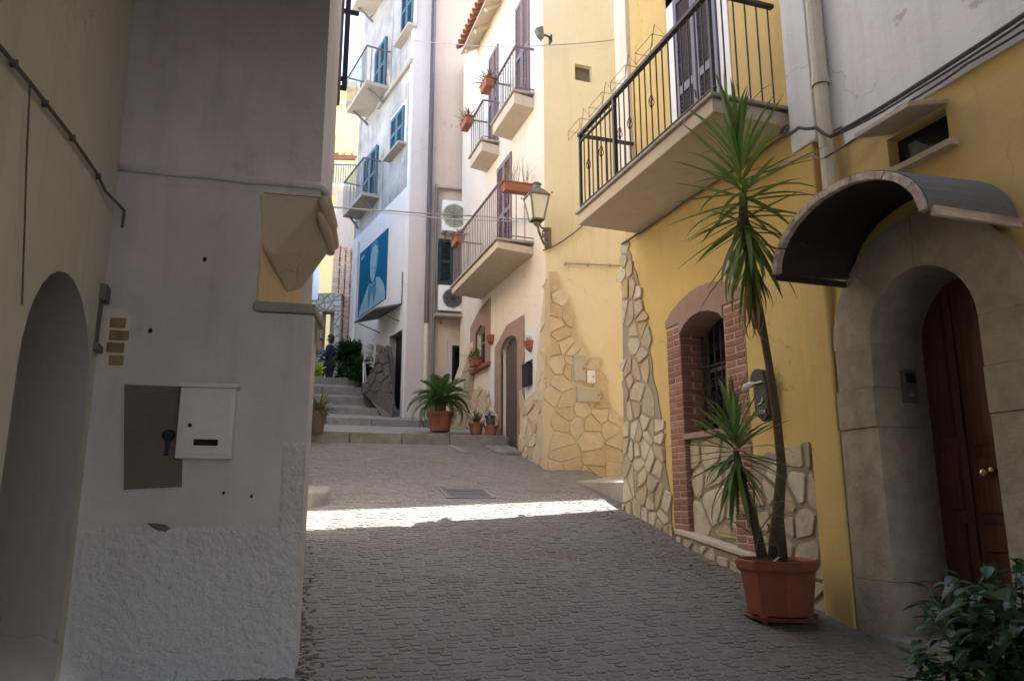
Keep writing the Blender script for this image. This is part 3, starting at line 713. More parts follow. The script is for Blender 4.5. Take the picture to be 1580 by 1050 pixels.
win2 = [(wb, wz0), (wb, wz1-.12), ((wa+wb)/2, wz1), (wa, wz1-.12), (wa, wz0)]
b1 = (p2(818,130)[0], p2(797,130)[0]); b2 = (p2(769,205)[0], p2(755,205)[0]); b3 = (p2(790,375)[0], p2(768,375)[0])
SL1, SL2, SL3 = 8.30, 8.34, 5.68          # floor levels of the balconies
h1 = [(b1[1], SL1+.05), (b1[1], SL1+2.25), (b1[0], SL1+2.25), (b1[0], SL1+.05)]
h2 = [(b2[1], SL2+.05), (b2[1], SL2+2.2), (b2[0], SL2+2.2), (b2[0], SL2+.05)]
h3 = [(b3[1], SL3+.05), (b3[1], SL3+2.15), (b3[0], SL3+2.15), (b3[0], SL3+.05)]
mb = MB(); mb.sheet([(Y2, .5), (YE, .5), (YE, TOP2), (Y2, TOP2)], [darc, win2, h1, h2, h3], W2, .22)
mb.add([(X2,YE,.5),(9.6,YE,.5),(9.6,YE,TOP2),(X2,YE,TOP2)], [(0,1,2,3)]); mb.add([(9.6,Y2,.5),(9.6,YE,.5),(9.6,YE,TOP2),(9.6,Y2,TOP2)], [(0,1,2,3)])
part('wall', mb, M['cream'], CH)
gw = [f2(887,98), f2(913,100), f2(913,128), f2(887,127)]
gwr = [(gw[0][0], gw[0][1]), (gw[1][0], gw[0][1]), (gw[1][0], gw[2][1]), (gw[0][0], gw[2][1])]
mb = MB(); mb.sheet([(X2,.5),(9.6,.5),(9.6,TOP2+.4),(X2,TOP2)], [gwr], F2, .3); part('gable_wall', mb, M['creamy'], CH)
mb = MB(); mb.box(gwr[0][0]-.02, gwr[1][0]+.02, Y2+.10, Y2+.14, gwr[2][1]-.02, gwr[0][1]+.02); part('vent_opening', mb, M['hatch'], CH)
# roof with eave: boarded soffit and rows of curved tiles
XE, ZE = 3.70, 11.16
mb = MB(); mb.prism([(XE, Y2-.25, ZE), (XE, YR-.2, ZE), (X2+.05, YR-.2, ZE+.26), (X2+.05, Y2-.25, ZE+.26)], (0,0,.05)); mb.prism([(X2+.0,Y2-.25,ZE+.30),(X2,YR-.2,ZE+.30),(7.6,YR-.2,TOP2+1.6),(7.6,Y2-.25,TOP2+1.6)], (0,0,.05))
roof = part('roof', mb, M['slab'], CH)
for i in range(6): yv = Y2 + .1 + i*.75; mb = MB(); mb.bar((XE+.06,yv,ZE-.02),(X2+.05,yv,ZE+.235),.07,.08); part('rafter_end', mb, M['slab'], roof)
tl = MB(); 
for s_ in (1,):
    vs = []; nn = 6
    for xx, r in ((0,.085),(.42,.072)):
        for ro2 in (r, r-.014):
            for i in range(nn+1): a = math.pi*i/nn; vs.append((xx, ro2*math.cos(a), ro2*math.sin(a)))
    L = nn+1; fs = []
    for i in range(nn): fs += [(i, i+1, 2*L+i+1, 2*L+i), (L+i, 3*L+i, 3*L+i+1, L+i+1), (i, L+i, L+i+1, i+1), (2*L+i, 2*L+i+1, 3*L+i+1, 3*L+i)]
    tl.add(vs, fs)
tlme = mesh_of('roof_tile', tl, M['tile'])
rt = random.Random(9); slope = math.atan2(.26, .38)
yv = Y2 - .2
while yv < YR - .25:
    for c in range(3):
        base = Vector((XE - .10 + c*.30, yv, ZE + .055 + c*.30*math.tan(slope)))
        inst('roof_tile', tlme, roof, Matrix.Translation(base) @ Matrix.Rotation(-slope, 4, 'Y') @ Matrix.Rotation(rt.uniform(-.04,.04), 4, 'Z'))
    yv += .185
# door with stone surround
mb = MB(); mb.prism([W2(y, z, .10) for y, z in [(DY0+.001,DZ0)] + darc[::-1][1:-1] + [(DY1-.001,DZ0)]], (.04,0,0)); cdoor = part('door', mb, M['door2'], CH)
nb = 6
for i in range(nb):
    y0 = DY0 + .02 + (DY1-DY0-.04)*i/nb; y1 = DY0 + .02 + (DY1-DY0-.04)*(i+1)/nb; ym = (y0+y1)/2
    zt = DZ1 - .22 + .20*math.sqrt(max(0, 1-((ym-dc)/dr)**2))
    mb = MB(); mb.box(X2+.075, X2+.10, y0+.006, y1-.006, DZ0+.01, zt); part('board', mb, M['door2'], cdoor, bevel=.004)
sy0, sy1 = p2(810, 600)[0], p2(765, 600)[0]; szt = p2(790, 497)[1]
outer = [(sy1, 2.3), (sy1, szt-.28), (dc+.1, szt), (sy0, szt-.02), (sy0, 2.25)]
ins = [(DY0, 2.25)] + darc[::-1][1:-1] + [(DY1, 2.3)]
mb = MB(); mb.prism([W2(y, z, -.028) for y, z in outer + ins], (.06,0,0)); part('door_surround', mb, M['pinkstone'], CH, bevel=.006)
mb = MB(); mb.box(X2-.03, X2+.2, DY0-.03, DY1+.03, 2.28, 2.385); part('door_sill', mb, M['step'], CH, bevel=.008)
# small arched window with surround, sill and pot ledge
mb = MB(); mb.box(X2+.14, X2+.17, wa-.02, wb+.02, wz0-.02, wz1); part('window_pane', mb, M['glassdark'], CH)
mb = MB(); mb.box(X2+.10, X2+.135, (wa+wb)/2-.025, (wa+wb)/2+.025, wz0, wz1-.03); mb.box(X2+.10, X2+.135, wa, wa+.05, wz0, wz1-.12); mb.box(X2+.10, X2+.135, wb-.05, wb, wz0, wz1-.12); mb.box(X2+.102, X2+.133, wa, wb, wz0+.45, wz0+.49)
part('window_frame', mb, M['shut_brown'], CH)
oy0, oy1 = p2(757, 520)[0], p2(727, 520)[0]
mb = MB(); mb.prism([W2(y, z, -.025) for y, z in [(oy1, wz0-.05), (oy1, wz1+.10), ((oy0+oy1)/2, wz1+.34), (oy0, wz1+.40), (oy0, wz0-.05)] + [(wa, wz0-.05)] + win2[::-1] + [(wb, wz0-.05)]], (.05,0,0)); part('window_surround', mb, M['pinkstone'], CH, bevel=.006)
mb = MB(); mb.box(X2-.10, X2+.1, oy0-.05, oy1+.05, wz0-.13, wz0-.06); part('window_sill', mb, M['terracotta'], CH, bevel=.008)
# stone facing
def face_stones(px_poly, conv, fn, sx, sz, gap, seed, mat='stone_y', bed='mortar_y', w0=-.05, inset=.05):
    reg = [conv(*q) for q in px_poly]
    mb = MB(); v0 = fn(0,0,0); v1 = fn(0,0,1); mb.prism([fn(u, v, w0+.004) for u, v in reg], (v1-v0)*(abs(w0)+.04)); part('cladding_bed', mb, M[bed], CH)
    rr = random.Random(seed)
    for poly in crazy(reg, sx, sz, gap, seed, ragged=True):
        if rr.random() < .10: continue          # a stone lost or still under plaster
        m = MB(); h = rr.uniform(.006, .022); m.pebble(poly, lambda u, v, w: fn(u, v, w0+w), h, inset); part('stone', m, M[mat], CH)
face_stones([(846,420),(858,420),(866,450),(878,470),(884,500),(892,525),(903,535),(912,560),(934,580),(938,620),(957,650),(960,690),(968,745),(838,752),(836,600)], f2, F2, .23, .21, .016, 41)
face_stones([(845,430),(832,560),(828,615),(806,624),(806,730),(845,738)], p2, W2, .30, .20, .018, 42, w0=-.045)
face_stones([(770,640),(760,630),(748,600),(734,600),(728,625),(728,690),(770,694)], p2, W2, .34, .20, .02, 43, w0=-.045)
mb = MB(); mb.prism([W2(*p2(px,py), -.012) for px, py in ((755,560),(771,560),(771,620),(757,632))], (.03,0,0)); part('plaster_patch', mb, M['whitebright'], CH)
mb = MB(); mb.prism([W2(*p2(px,py), -.012) for px, py in ((811,505),(829,505),(829,612),(811,622))], (.03,0,0)); part('plaster_patch', mb, M['whitebright'], CH)
# meter boxes in the gable
def fbox(px0, py0, px1, py1, d=.04, mat='meter', name='meter_cabinet', w0=-.055):
    a, b = f2(px0, py0), f2(px1, py1); mb = MB(); mb.box(min(a[0],b[0]), max(a[0],b[0]), Y2+w0-d, Y2+w0+.05, min(a[1],b[1]), max(a[1],b[1])); o = part(name, mb, M[mat], CH, bevel=.006)
    x0, x1, z0, z1 = min(a[0],b[0]), max(a[0],b[0]), min(a[1],b[1]), max(a[1],b[1])
    mb = MB(); mb.box(x0+.018, x1-.018, Y2+w0-d-.006, Y2+w0-d+.01, z0+.018, z1-.018); part('cabinet_lid', mb, M[mat], o, bevel=.003)
    mb = MB(); mb.lathe([(.012,0),(.012,.008)], (0,0,0), 8); k = MB(); k.add([Vector((x1-.04+v.x, Y2+w0-d-.006-v.z, (z0+z1)/2+v.y)) for v in mb.v], mb.f); part('lock', k, M['iron'], o)
fbox(882,549,901,590); fbox(887,597,923,622); fbox(902,572,915,592, mat='whitepaint')
mb = MB(); a, b = f2(872,407), f2(957,411); mb.tube([(a[0],Y2-.04,a[1]),(b[0],Y2-.04,b[1])], .012, 6)
for t in (.0,.4,.8): mb.tube([(a[0]+(b[0]-a[0])*t, Y2-.045, a[1]+(b[1]-a[1])*t),(a[0]+(b[0]-a[0])*t, Y2+.01, a[1]+(b[1]-a[1])*t)], .02, 6)
part('gas_pipe', mb, M['cablegrey'], CH)
# balconies with shuttered doors
bal_bar = mesh_of('baluster', MB().tube([(0,0,0),(0,0,1)], .009, 5), M['shut_brown'])
def balcony2(XF, y0, y1, zt, thick, hole, rail, step, sh_mat, slab_mat='slab', curve=False):
    mb = MB(); mb.prism([(XF,y0,zt-thick),(XF,y1,zt-thick),(X2,y1,zt-thick-.05),(X2,y0,zt-thick-.05)], (0,0,thick)); b = part('balcony', mb, M[slab_mat], CH, bevel=.012)
    mb = MB(); mb.box(XF-.035, X2, y0-.035, y1+.035, zt+.002, zt+.04); part('balcony_paving', mb, M['concrete'], b, bevel=.006)
    zf, zr = zt+.04, zt+rail; xr = XF+.03
    mb = MB(); mb.bar((xr,y0,zr),(xr,y1,zr),.04,.025); mb.bar((xr+.02,y0,zr),(X2,y0,zr),.035,.025); mb.bar((xr+.02,y1,zr),(X2,y1,zr),.035,.025); part('handrail', mb, M['shut_brown'], b)
    mb = MB(); mb.bar((xr,y0,zf+.06),(xr,y1,zf+.06),.022,.012); mb.bar((xr+.02,y0,zf+.06),(X2,y0,zf+.06),.022,.012); part('lower_rail', mb, M['shut_brown'], b)
    k = int((y1-y0)/step)
    for i in range(k+1): inst('baluster', bal_bar, b, Matrix.Translation((xr, y0+(y1-y0)*i/k, zf)) @ Matrix.Diagonal((1,1,zr-zf,1)))
    k = max(2, int((X2-xr)/(step*1.15)))
    for i in range(1, k):
        for yy in (y0, y1): inst('baluster', bal_bar, b, Matrix.Translation((xr+(X2-xr)*i/k, yy, zf)) @ Matrix.Diagonal((1,1,zr-zf,1)))
    a, c = hole[2][0], hole[0][0]; z0, z1 = hole[0][1], hole[1][1]
    mb = MB(); mb.box(X2+.18, X2+.22, a, c, z0, z1); part('balcony_door', mb, M['dark'], CH)
    for u0, u1 in ((a+.004, (a+c)/2-.003), ((a+c)/2+.003, c-.004)):
        mb = MB(); w = .055
        mb.box(X2-.03, X2+.012, u0, u0+w, z0+.01, z1-.01); mb.box(X2-.03, X2+.012, u1-w, u1, z0+.01, z1-.01)
        for za in (z0+.01, (z0+z1)/2-.05, z1-.1): mb.box(X2-.028, X2+.010, u0+w, u1-w, za, za+.09)
        sh = part('shutter', mb, M[sh_mat], CH)
        me = mesh_of('slat', MB().obox((0,0,0), (.013,0,-.012), (0,(u1-u0)/2-w,0), (.003,0,.004)), M[sh_mat]); k = 26
        for i in range(k): inst('slat', me, sh, Matrix.Translation((X2-.008, (u0+u1)/2, z0+.1+(z1-z0-.2)*(i+.5)/k)))
    return b
XF3 = 3.46
q = lambda px, py, X: onX(px, py, X)
balcony2(XF3, q(767,372,XF3).y, q(697,447,XF3).y, SL3, .13, h3, .98, .105, 'shut_brown')
XF1 = 3.72
balcony2(XF1, q(793,127,XF1).y, q(760,184,XF1).y, SL1, .20, h1, .86, .13, 'shut_brown')
XF2 = 3.72
balcony2(XF2, q(743,204,XF2).y, q(725,242,XF2).y, SL2, .20, h2, .86, .13, 'shut_brown')

# ================================================================== BEIGE HOUSE at the turn of the lane
C3 = (2.92, 15.9); A3 = -4.6
d3 = Vector((math.cos(R_(A3)), math.sin(R_(A3)), 0)); n3 = Vector((math.sin(R_(A3)), -math.cos(R_(A3)), 0))
def W3(u, z, w=0): return Vector((C3[0], C3[1], 0)) + d3*u + Vector((0,0,z)) - n3*w
def p3(px, py):
    p = onP(px, py, C3, A3); return ((p - Vector((C3[0], C3[1], 0))).dot(d3), p.z)
BH = thing('beige_house', 'narrow beige house at the turn of the lane, with dark downpipe and stained ledge', 'house', (4, 16.2, 3.2))
us = p3(668, 300)[0]
wl = [p3(698,532), p3(733,532), p3(733,598), p3(698,598)]; wr = [(wl[0][0], wl[0][1]), (wl[1][0], wl[0][1]), (wl[1][0], wl[2][1]), (wl[0][0], wl[2][1])]
gs = [p3(677,367), p3(722,440)]; gr_ = [(gs[0][0], gs[0][1]), (gs[1][0], gs[0][1]), (gs[1][0], gs[1][1]), (gs[0][0], gs[1][1])]
mb = MB(); mb.sheet([(us,2),(3.4,2),(3.4,15.5),(us,15.5)], [wr, gr_], lambda u,z,w=0: W3(u,z,w+.06), .2)
for a, b in (((3.4),(3.4)),): mb.add([W3(3.4,2,.06),W3(3.4,2,3),W3(3.4,15.5,3),W3(3.4,15.5,.06)], [(0,1,2,3)]); mb.add([W3(us,15.5,.06),W3(3.4,15.5,.06),W3(3.4,15.5,3),W3(us,15.5,3)], [(0,1,2,3)])
part('wall', mb, M['beige'], BH)
mb = MB(); mb.obox(W3((wr[0][0]+wr[1][0])/2, (wr[0][1]+wr[2][1])/2, .24), d3*((wr[1][0]-wr[0][0])/2+.03), Vector((0,.01,0)), Vector((0,0,(wr[0][1]-wr[2][1])/2+.03))); part('window_pane', mb, M['glassdark'], BH)
def fr3(name, r, t, proud, mat, parent):
    x0, x1, z1, z0 = r[0][0], r[1][0], r[0][1], r[2][1]; mb = MB()
    for a, b, c, d in ((x0-t,x1+t,z1,z1+t),(x0-t,x0,z0,z1),(x1,x1+t,z0,z1),(x0-t,x1+t,z0-t,z0)):
        mb.obox(W3((a+b)/2,(c+d)/2,.05-proud), d3*(b-a)/2, n3*.03, Vector((0,0,(d-c)/2)))
    return part(name, mb, M[mat], parent)
fr3('window_surround', wr, .10, 0, 'lilac', BH)
x0, x1, z1, z0 = gr_[0][0], gr_[1][0], gr_[0][1], gr_[2][1]
mb = MB(); mb.obox(W3((x0+x1)/2,(z0+z1)/2,.22), d3*((x1-x0)/2+.03), Vector((0,.01,0)), Vector((0,0,(z1-z0)/2+.03))); part('window_pane', mb, M['glassdark'], BH)
for k in range(2):
    a = x0 + (x1-x0)*k/2 + .01; b = x0 + (x1-x0)*(k+1)/2 - .01; mb = MB()
    for u0, u1, za, zb in ((a,a+.06,z0,z1),(b-.06,b,z0,z1),(a+.06,b-.06,z0,z0+.08),(a+.06,b-.06,z1-.08,z1),(a+.06,b-.06,(z0+z1)/2-.03,(z0+z1)/2+.03)):
        mb.obox(W3((u0+u1)/2,(za+zb)/2,.05), d3*(u1-u0)/2, n3*.02, Vector((0,0,(zb-za)/2)))
    sh = part('shutter', mb, M['shut_green'], BH)
    me = mesh_of('slat', MB().obox((0,0,0), d3*((b-a)/2-.06), n3*.014+Vector((0,0,-.012)), Vector((0,0,.006))), M['shut_green'])
    for i in range(20): inst('slat', me, sh, Matrix.Translation(W3((a+b)/2, z0+.1+(z1-z0-.2)*(i+.5)/20, .05)))
mb = MB(); a, b = p3(672,289), p3(738,292); mb.obox(W3((a[0]+b[0])/2, a[1], .0), d3*(b[0]-a[0])/2, n3*.09, Vector((0,0,.025))); part('ledge', mb, M['concrete'], BH)
mb = MB(); a, b = p3(668,489), p3(738,492); mb.obox(W3((a[0]+b[0])/2, a[1], -.12), d3*(b[0]-a[0])/2, n3*.2, Vector((0,0,.03))); part('ledge', mb, M['concrete'], BH)
pu = p3(662,300)[0]
mb = MB(); mb.tube([W3(pu,5.35,-.08), W3(pu,15.2,-.08)], .055, 8); part('downpipe', mb, M['pipe'], BH)
mb = MB(); mb.tube([W3(pu+.16,3.1,-.06), W3(pu+.16,8.6,-.06)], .035, 8); part('downpipe', mb, M['lampmetal'], BH)
mb = MB(); mb.tube([W3(pu,3.1,-.07), W3(pu,5.4,-.07)], .05, 8); part('downpipe', mb, M['pipecream'], BH)

# ================================================================== BLUE-SHUTTERED HOUSE (its side runs up the steps)
AL = 99.7
dl = Vector((math.cos(R_(AL)), math.sin(R_(AL)), 0)); nl = Vector((-math.sin(R_(AL)), math.cos(R_(AL)), 0))   # nl points towards the lane (-X side)
if nl.x > 0: nl = -nl
def WL(u, z, w=0): return Vector((C3[0], C3[1], 0)) + dl*u + Vector((0,0,z)) - nl*w
def pl(px, py):
    p = onP(px, py, C3, AL); return ((p - Vector((C3[0], C3[1], 0))).dot(dl), p.z)
def rl(px0, py0, px1, py1, px2, py2):   # rectangle on the wall: near/far edges at px1/px0, from py (bottom) to top
    pass
WH = thing('white_house', 'weathered white house with blue shutters beside the steps', 'house', (3.4, 17.5, 3.6))
UL = 4.35
def rect(ux0, ux1, z0, z1): return [(ux0,z0),(ux1,z0),(ux1,z1),(ux0,z1)]
wA = rect(pl(640,40)[0]+.02, pl(622,40)[0], pl(630,55)[1], pl(630,55)[1]+1.55)
wB = rect(pl(625,200)[0], pl(606,200)[0], pl(610,238)[1], pl(622,168)[1])
wC = rect(pl(597,100)[0], pl(581,100)[0], pl(585,148)[1], pl(590,70)[1])
wD = rect(pl(583,270)[0], pl(564,270)[0], pl(566,320)[1], pl(578,232)[1])
wE = rect(pl(622,560)[0]+.02, pl(600,560)[0], 3.3, pl(610,515)[1])
mb = MB(); mb.sheet([(0,2),(UL,2),(UL,15.5),(0,15.5)], [wA,wB,wC,wD,wE], WL, .2)
mb.add([WL(UL,2,0),WL(UL,2,6),WL(UL,15.5,6),WL(UL,15.5,0)], [(0,1,2,3)]); mb.add([WL(0,15.5,0),WL(UL,15.5,0),WL(UL,15.5,5),WL(0,15.5,5)], [(0,1,2,3)])
part('wall', mb, M['oldgrey'], WH)
mb = MB(); mb.add([W3(0,2,0),W3(us,2,0),W3(us,15.5,0),W3(0,15.5,0)], [(0,1,2,3)]); mb.add([W3(us,2,0),W3(us,2,.3),W3(us,15.5,.3),W3(us,15.5,0)], [(0,1,2,3)]); part('end_wall', mb, M['lilac'], WH)
# fresh white lower storey, with string lines
zlo = pl(635,282)[1]
mb = MB(); mb.sheet([(0.01,2.2),(UL-.02,2.2),(UL-.02,zlo),(0.01,zlo)], [wE], lambda u,z,w=0: WL(u,z,w-.02), .03); mb.add([WL(.01,zlo,-.02),WL(UL-.02,zlo,-.02),WL(UL-.02,zlo,.01),WL(.01,zlo,.01)], [(0,1,2,3)]); mb.add([WL(.01,2.2,-.02),WL(.01,zlo,-.02),WL(.01,zlo,.01),WL(.01,2.2,.01)], [(0,1,2,3)]); part('lower_render', mb, M['whitebright'], WH)
mb = MB(); zc = pl(612,130)[1]; mb.obox(WL(1.25,zc,-.03), dl*1.25, nl*.05, Vector((0,0,.05))); part('string_course', mb, M['concrete'], WH)
mb = MB(); mb.box(0,0,0,0,0,0) if False else None; mb.obox(WL(.07,8.6,-.012), dl*.07, nl*.018, Vector((0,0,6.4))); part('corner_strip', mb, M['whitebright'], WH)
def shut_pair(r, ajar=.0, mat='shut_blue'):
    a, c, z0, z1 = r[0][0], r[1][0], r[0][1], r[2][1]
    mb = MB(); mb.obox(WL((a+c)/2,(z0+z1)/2,.16), dl*(c-a)/2, nl*.01, Vector((0,0,(z1-z0)/2))); part('window_pane', mb, M['glassdark'], WH)
    for u0, u1, hinge in ((a+.01,(a+c)/2-.005, a), ((a+c)/2+.005, c-.01, c)):
        mb = MB(); w = .06
        L = [(u0,u0+w,z0,z1),(u1-w,u1,z0,z1),(u0+w,u1-w,z0,z0+.09),(u0+w,u1-w,z1-.09,z1),(u0+w,u1-w,(z0+z1)/2-.04,(z0+z1)/2+.04)]
        for x0_, x1_, za, zb in L: mb.obox(WL((x0_+x1_)/2,(za+zb)/2,-.045), dl*(x1_-x0_)/2, nl*.022, Vector((0,0,(zb-za)/2)))
        sh = part('shutter', mb, M[mat], WH)
        me = mesh_of('slat', MB().obox((0,0,0), dl*((u1-u0)/2-w), nl*.014+Vector((0,0,-.014)), Vector((0,0,.006))), M[mat]); k = 16
        for i in range(k): inst('slat', me, sh, Matrix.Translation(WL((u0+u1)/2, z0+.1+(z1-z0-.2)*(i+.5)/k, -.045)))
for r in (wA, wB, wC, wD): shut_pair(r)
for r in (wA, wB):
    mb = MB(); mb.obox(WL((r[0][0]+r[1][0])/2, r[0][1]-.04, -.09), dl*((r[1][0]-r[0][0])/2+.12), nl*.11, Vector((0,0,.03))); part('window_sill', mb, M['concrete'], WH)
    x0, x1, z0, z1 = r[0][0], r[1][0], r[0][1], r[2][1]; mb = MB()
    for a, b, c, d in ((x0-.12,x0-.005,z0,z1),(x1+.005,x1+.12,z0,z1),(x0-.12,x1+.12,z1+.005,z1+.12)): mb.obox(WL((a+b)/2,(c+d)/2,-.008), dl*(b-a)/2, nl*.012, Vector((0,0,(d-c)/2)))
    part('window_surround', mb, M['whitebright'], WH)
def iron_balcony(u0, u1, z, out, rail):
    mb = MB(); mb.prism([WL(u0,z-.10,0), WL(u1,z-.10,0), WL(u1,z-.10,-out), WL(u0,z-.10,-out)], (0,0,.10)); b = part('balcony', mb, M['concrete'], WH, bevel=.01)
    mb = MB()
    for uu in (u0+.2, u1-.2):
        mb.tube([WL(uu,z-.12,-out+.12), WL(uu,z-.20,-out*.55), WL(uu,z-.42,-.06), WL(uu,z-.30,-.16), WL(uu,z-.24,-.10)], .03, 6)
    part('bracket', mb, M['lampmetal'], b)
    mb = MB(); mb.bar(WL(u0,z+rail,-out),WL(u1,z+rail,-out),.04,.03)
    for uu in (u0,u1): mb.bar(WL(uu,z+rail,-out),WL(uu,z+rail,0),.04,.03)
    part('handrail', mb, M['lampmetal'], b)
    me = mesh_of('baluster', MB().tube([(0,0,0),(0,0,1)], .009, 5), M['lampmetal']); k = int((u1-u0)/.11)
    for i in range(k+1): inst('baluster', me, b, Matrix.Translation(WL(u0+(u1-u0)*i/k, z, -out)) @ Matrix.Diagonal((1,1,rail,1)))
    for i in range(1,5):
        for uu in (u0,u1): inst('baluster', me, b, Matrix.Translation(WL(uu, z, -out*i/5)) @ Matrix.Diagonal((1,1,rail,1)))
zb = pl(588,150)[1]
iron_balcony(wC[0][0]-.25, wC[1][0]+.55, zb, .62, .95)
iron_balcony(wC[0][0]-.2, wC[1][0]+.5, zb+3.1, .62, .95)
iron_balcony(wD[0][0]-.2, wD[1][0]+.45, wD[0][1]-.02, .45, .9)
# doorway beside the steps, with little lean-to awning
mb = MB(); mb.obox(WL((wE[0][0]+wE[1][0])/2,(wE[0][1]+wE[2][1])/2,.17), dl*(wE[1][0]-wE[0][0])/2, nl*.01, Vector((0,0,(wE[2][1]-wE[0][1])/2))); part('door', mb, M['soffit'], WH)
a, b = pl(622,470), pl(586,491)
mb = MB(); mb.prism([WL(a[0]+.05,a[1]+.02,0), WL(b[0],a[1]+.02,0), WL(b[0],a[1]-.16,-.62), WL(a[0]+.05,a[1]-.16,-.62)], (0,0,.035)); aw = part('awning', mb, M['tar'], WH)
mb = MB()
for uu in (a[0]+.15, b[0]-.1): mb.tube([WL(uu,a[1]-.35,0),WL(uu,a[1]-.17,-.55)], .012, 5)
mb.tube([WL(a[0]+.02,a[1],-.02),WL(a[0]+.02,a[1]+.75,-.02)], .02, 5); part('awning_stay', mb, M['iron'], aw)
mb = MB(); c = pl(556,365); mb.tube([WL(c[0],3.6,-.07), WL(c[0]+.02,8.35,-.07)], .05, 8); part('downpipe', mb, M['acwhite'], WH)
# banner print
bq = [pl(561,390), pl(601,351), pl(597,462), pl(551,491)]
u0, u1 = bq[1][0], (bq[0][0]+bq[3][0])/2; z1, z0 = (bq[0][1]+bq[1][1])/2, (bq[2][1]+bq[3][1])/2
BN = thing('banner', 'large blue wall banner printed with a pale figure, on the white side wall', 'banner', tuple(WL((u0+u1)/2, z0, -.03)))
mb = MB(); mb.obox(WL((u0+u1)/2,(z0+z1)/2,-.03), dl*(u1-u0)/2, nl*.012, Vector((0,0,(z1-z0)/2))); part('sheet', mb, M['bannerblue'], BN)
def bprint(pts, mat, w): 
    mb = MB(); mb.prism([WL(u1-(u1-u0)*a, z0+(z1-z0)*b, -.0425-w) for a, b in pts], -nl*.001); part('print', mb, M[mat], BN)
bprint([(.02,.0),(.10,.12),(.2,.22),(.33,.33),(.42,.40),(.48,.36),(.55,.36),(.66,.42),(.80,.36),(.93,.22),(.985,.10),(.985,0)], 'bannerpale', 0)
bprint([(.42,.40),(.36,.24),(.42,.02),(.52,.26),(.60,.02),(.68,.22),(.66,.42),(.55,.34),(.48,.34)], 'bannermid', .002)
bprint([(.44,.50),(.42,.70),(.44,.86),(.50,.95),(.58,.97),(.66,.91),(.70,.78),(.68,.60),(.62,.46),(.55,.38),(.49,.41)], 'bannerpale', .003)
bprint([(.06,.86),(.18,.89),(.18,.93),(.06,.91)], 'bannerpale', .001)

# little flank of stone leaning against the foot of the cream house, at the end of the landing
yb = 14.55
reg = [(onY(px,py,yb).x, onY(px,py,yb).z) for px, py in ((736,512),(728,530),(712,575),(700,615),(692,662),(737,662))]
mb = MB(); mb.prism([Vector((x, yb, z)) for x, z in reg], (0,.5,0)); part('buttress', mb, M['mortar_y'], CH)
for poly in crazy(reg, .26, .22, .02, 77):
    m = MB(); m.pebble(poly, lambda u,v,w: Vector((u, yb+w, v)), .025, .1); part('stone', m, M['stone_w'], CH)

bprint([(.44,.86),(.43,.92),(.49,.985),(.59,.995),(.68,.94),(.71,.84),(.685,.80),(.66,.88),(.58,.92),(.50,.91),(.46,.84)], 'bannermid', .005)
bprint([(.60,.46),(.66,.60),(.69,.76),(.665,.78),(.64,.62),(.58,.48)], 'bannermid', .005)
bprint([(.49,.585),(.53,.575),(.585,.59),(.585,.598),(.53,.588),(.49,.595)], 'bannermid', .007)
# unseen block added behind the blue-shuttered house, shading the top landing
SH = thing('landing_shade_block', 'tall plastered house behind the blue-shuttered one, on the upper lane', 'house', (6, 24, 4.5))
mb = MB(); mb.box(4.3, 9.5, 20.45, 28.5, 3, 15); part('wall', mb, M['cream'], SH)

# ================================================================== LEFT HOUSE (near, in deep shade)
CA = Vector((-.86, 4.586, 0)); AA = -6.1
da = Vector((math.cos(R_(AA)), math.sin(R_(AA)), 0)); na = Vector((math.sin(R_(AA)), -math.cos(R_(AA)), 0))
def A(s, z, w=0): return CA + da*s + na*w + Vector((0,0,z))          # w towards the camera
def pa(px, py):
    p = onP(px, py, (CA.x, CA.y), AA); return ((p - CA).dot(da), p.z)
ds = Vector((math.sin(R_(10.6)), math.cos(R_(10.6)), 0))
SR = 1.137; Rp = A(SR, 0)
def S(t, z, w=0): return Rp + ds*t + Vector((ds.y, -ds.x, 0))*w + Vector((0,0,z))   # splayed end face
LH = thing('left_house', 'old grey plastered house with arched recess and chamfered corner on a corbel', 'house', (-.6, 4.6, .6))
BKL = Vector((-6, 5.25, 0)); XL = -.86
ARC_Y0, ARC_Y1 = 3.20, 4.44
ac, ar = (ARC_Y0+ARC_Y1)/2, (ARC_Y1-ARC_Y0)/2
arch = [(ARC_Y1,-1), (ARC_Y1,2.10)] + [(ac+ar*math.cos(a), 2.10+.50*math.sin(a)) for a in [math.pi*i/16 for i in range(1,16)]] + [(ARC_Y0,2.10),(ARC_Y0,-1)]
mb = MB(); mb.sheet([(-7,-3),(CA.y,-3),(CA.y,9.5),(-7,9.5)], [arch], lambda y,z,w=0: Vector((XL-w, y, z)), 0)
part('side_wall', mb, M['greywall2'], LH)
mb = MB(); n = len(arch); mb.add([Vector((XL+.003,y,z)) for y,z in arch]+[Vector((XL-.62,y,z)) for y,z in arch], [(i,(i+1)%n,n+(i+1)%n,n+i) for i in range(n)]); part('recess_shade_lining', mb, M['recess'], LH)  # reveal coloured darker than the wall, its shade painted in
mb = MB(); mb.box(XL-.66, XL-.60, ARC_Y0-.05, ARC_Y1+.05, -1, 2.6); nd = part('door', mb, M['plank'], LH)
for i in range(6):
    m = MB(); y0 = ARC_Y0+.02+i*.20; m.box(XL-.60, XL-.58, y0+.005, y0+.195, -.5, 2.35); part('board', m, M['plank'], nd)
lowS = .20
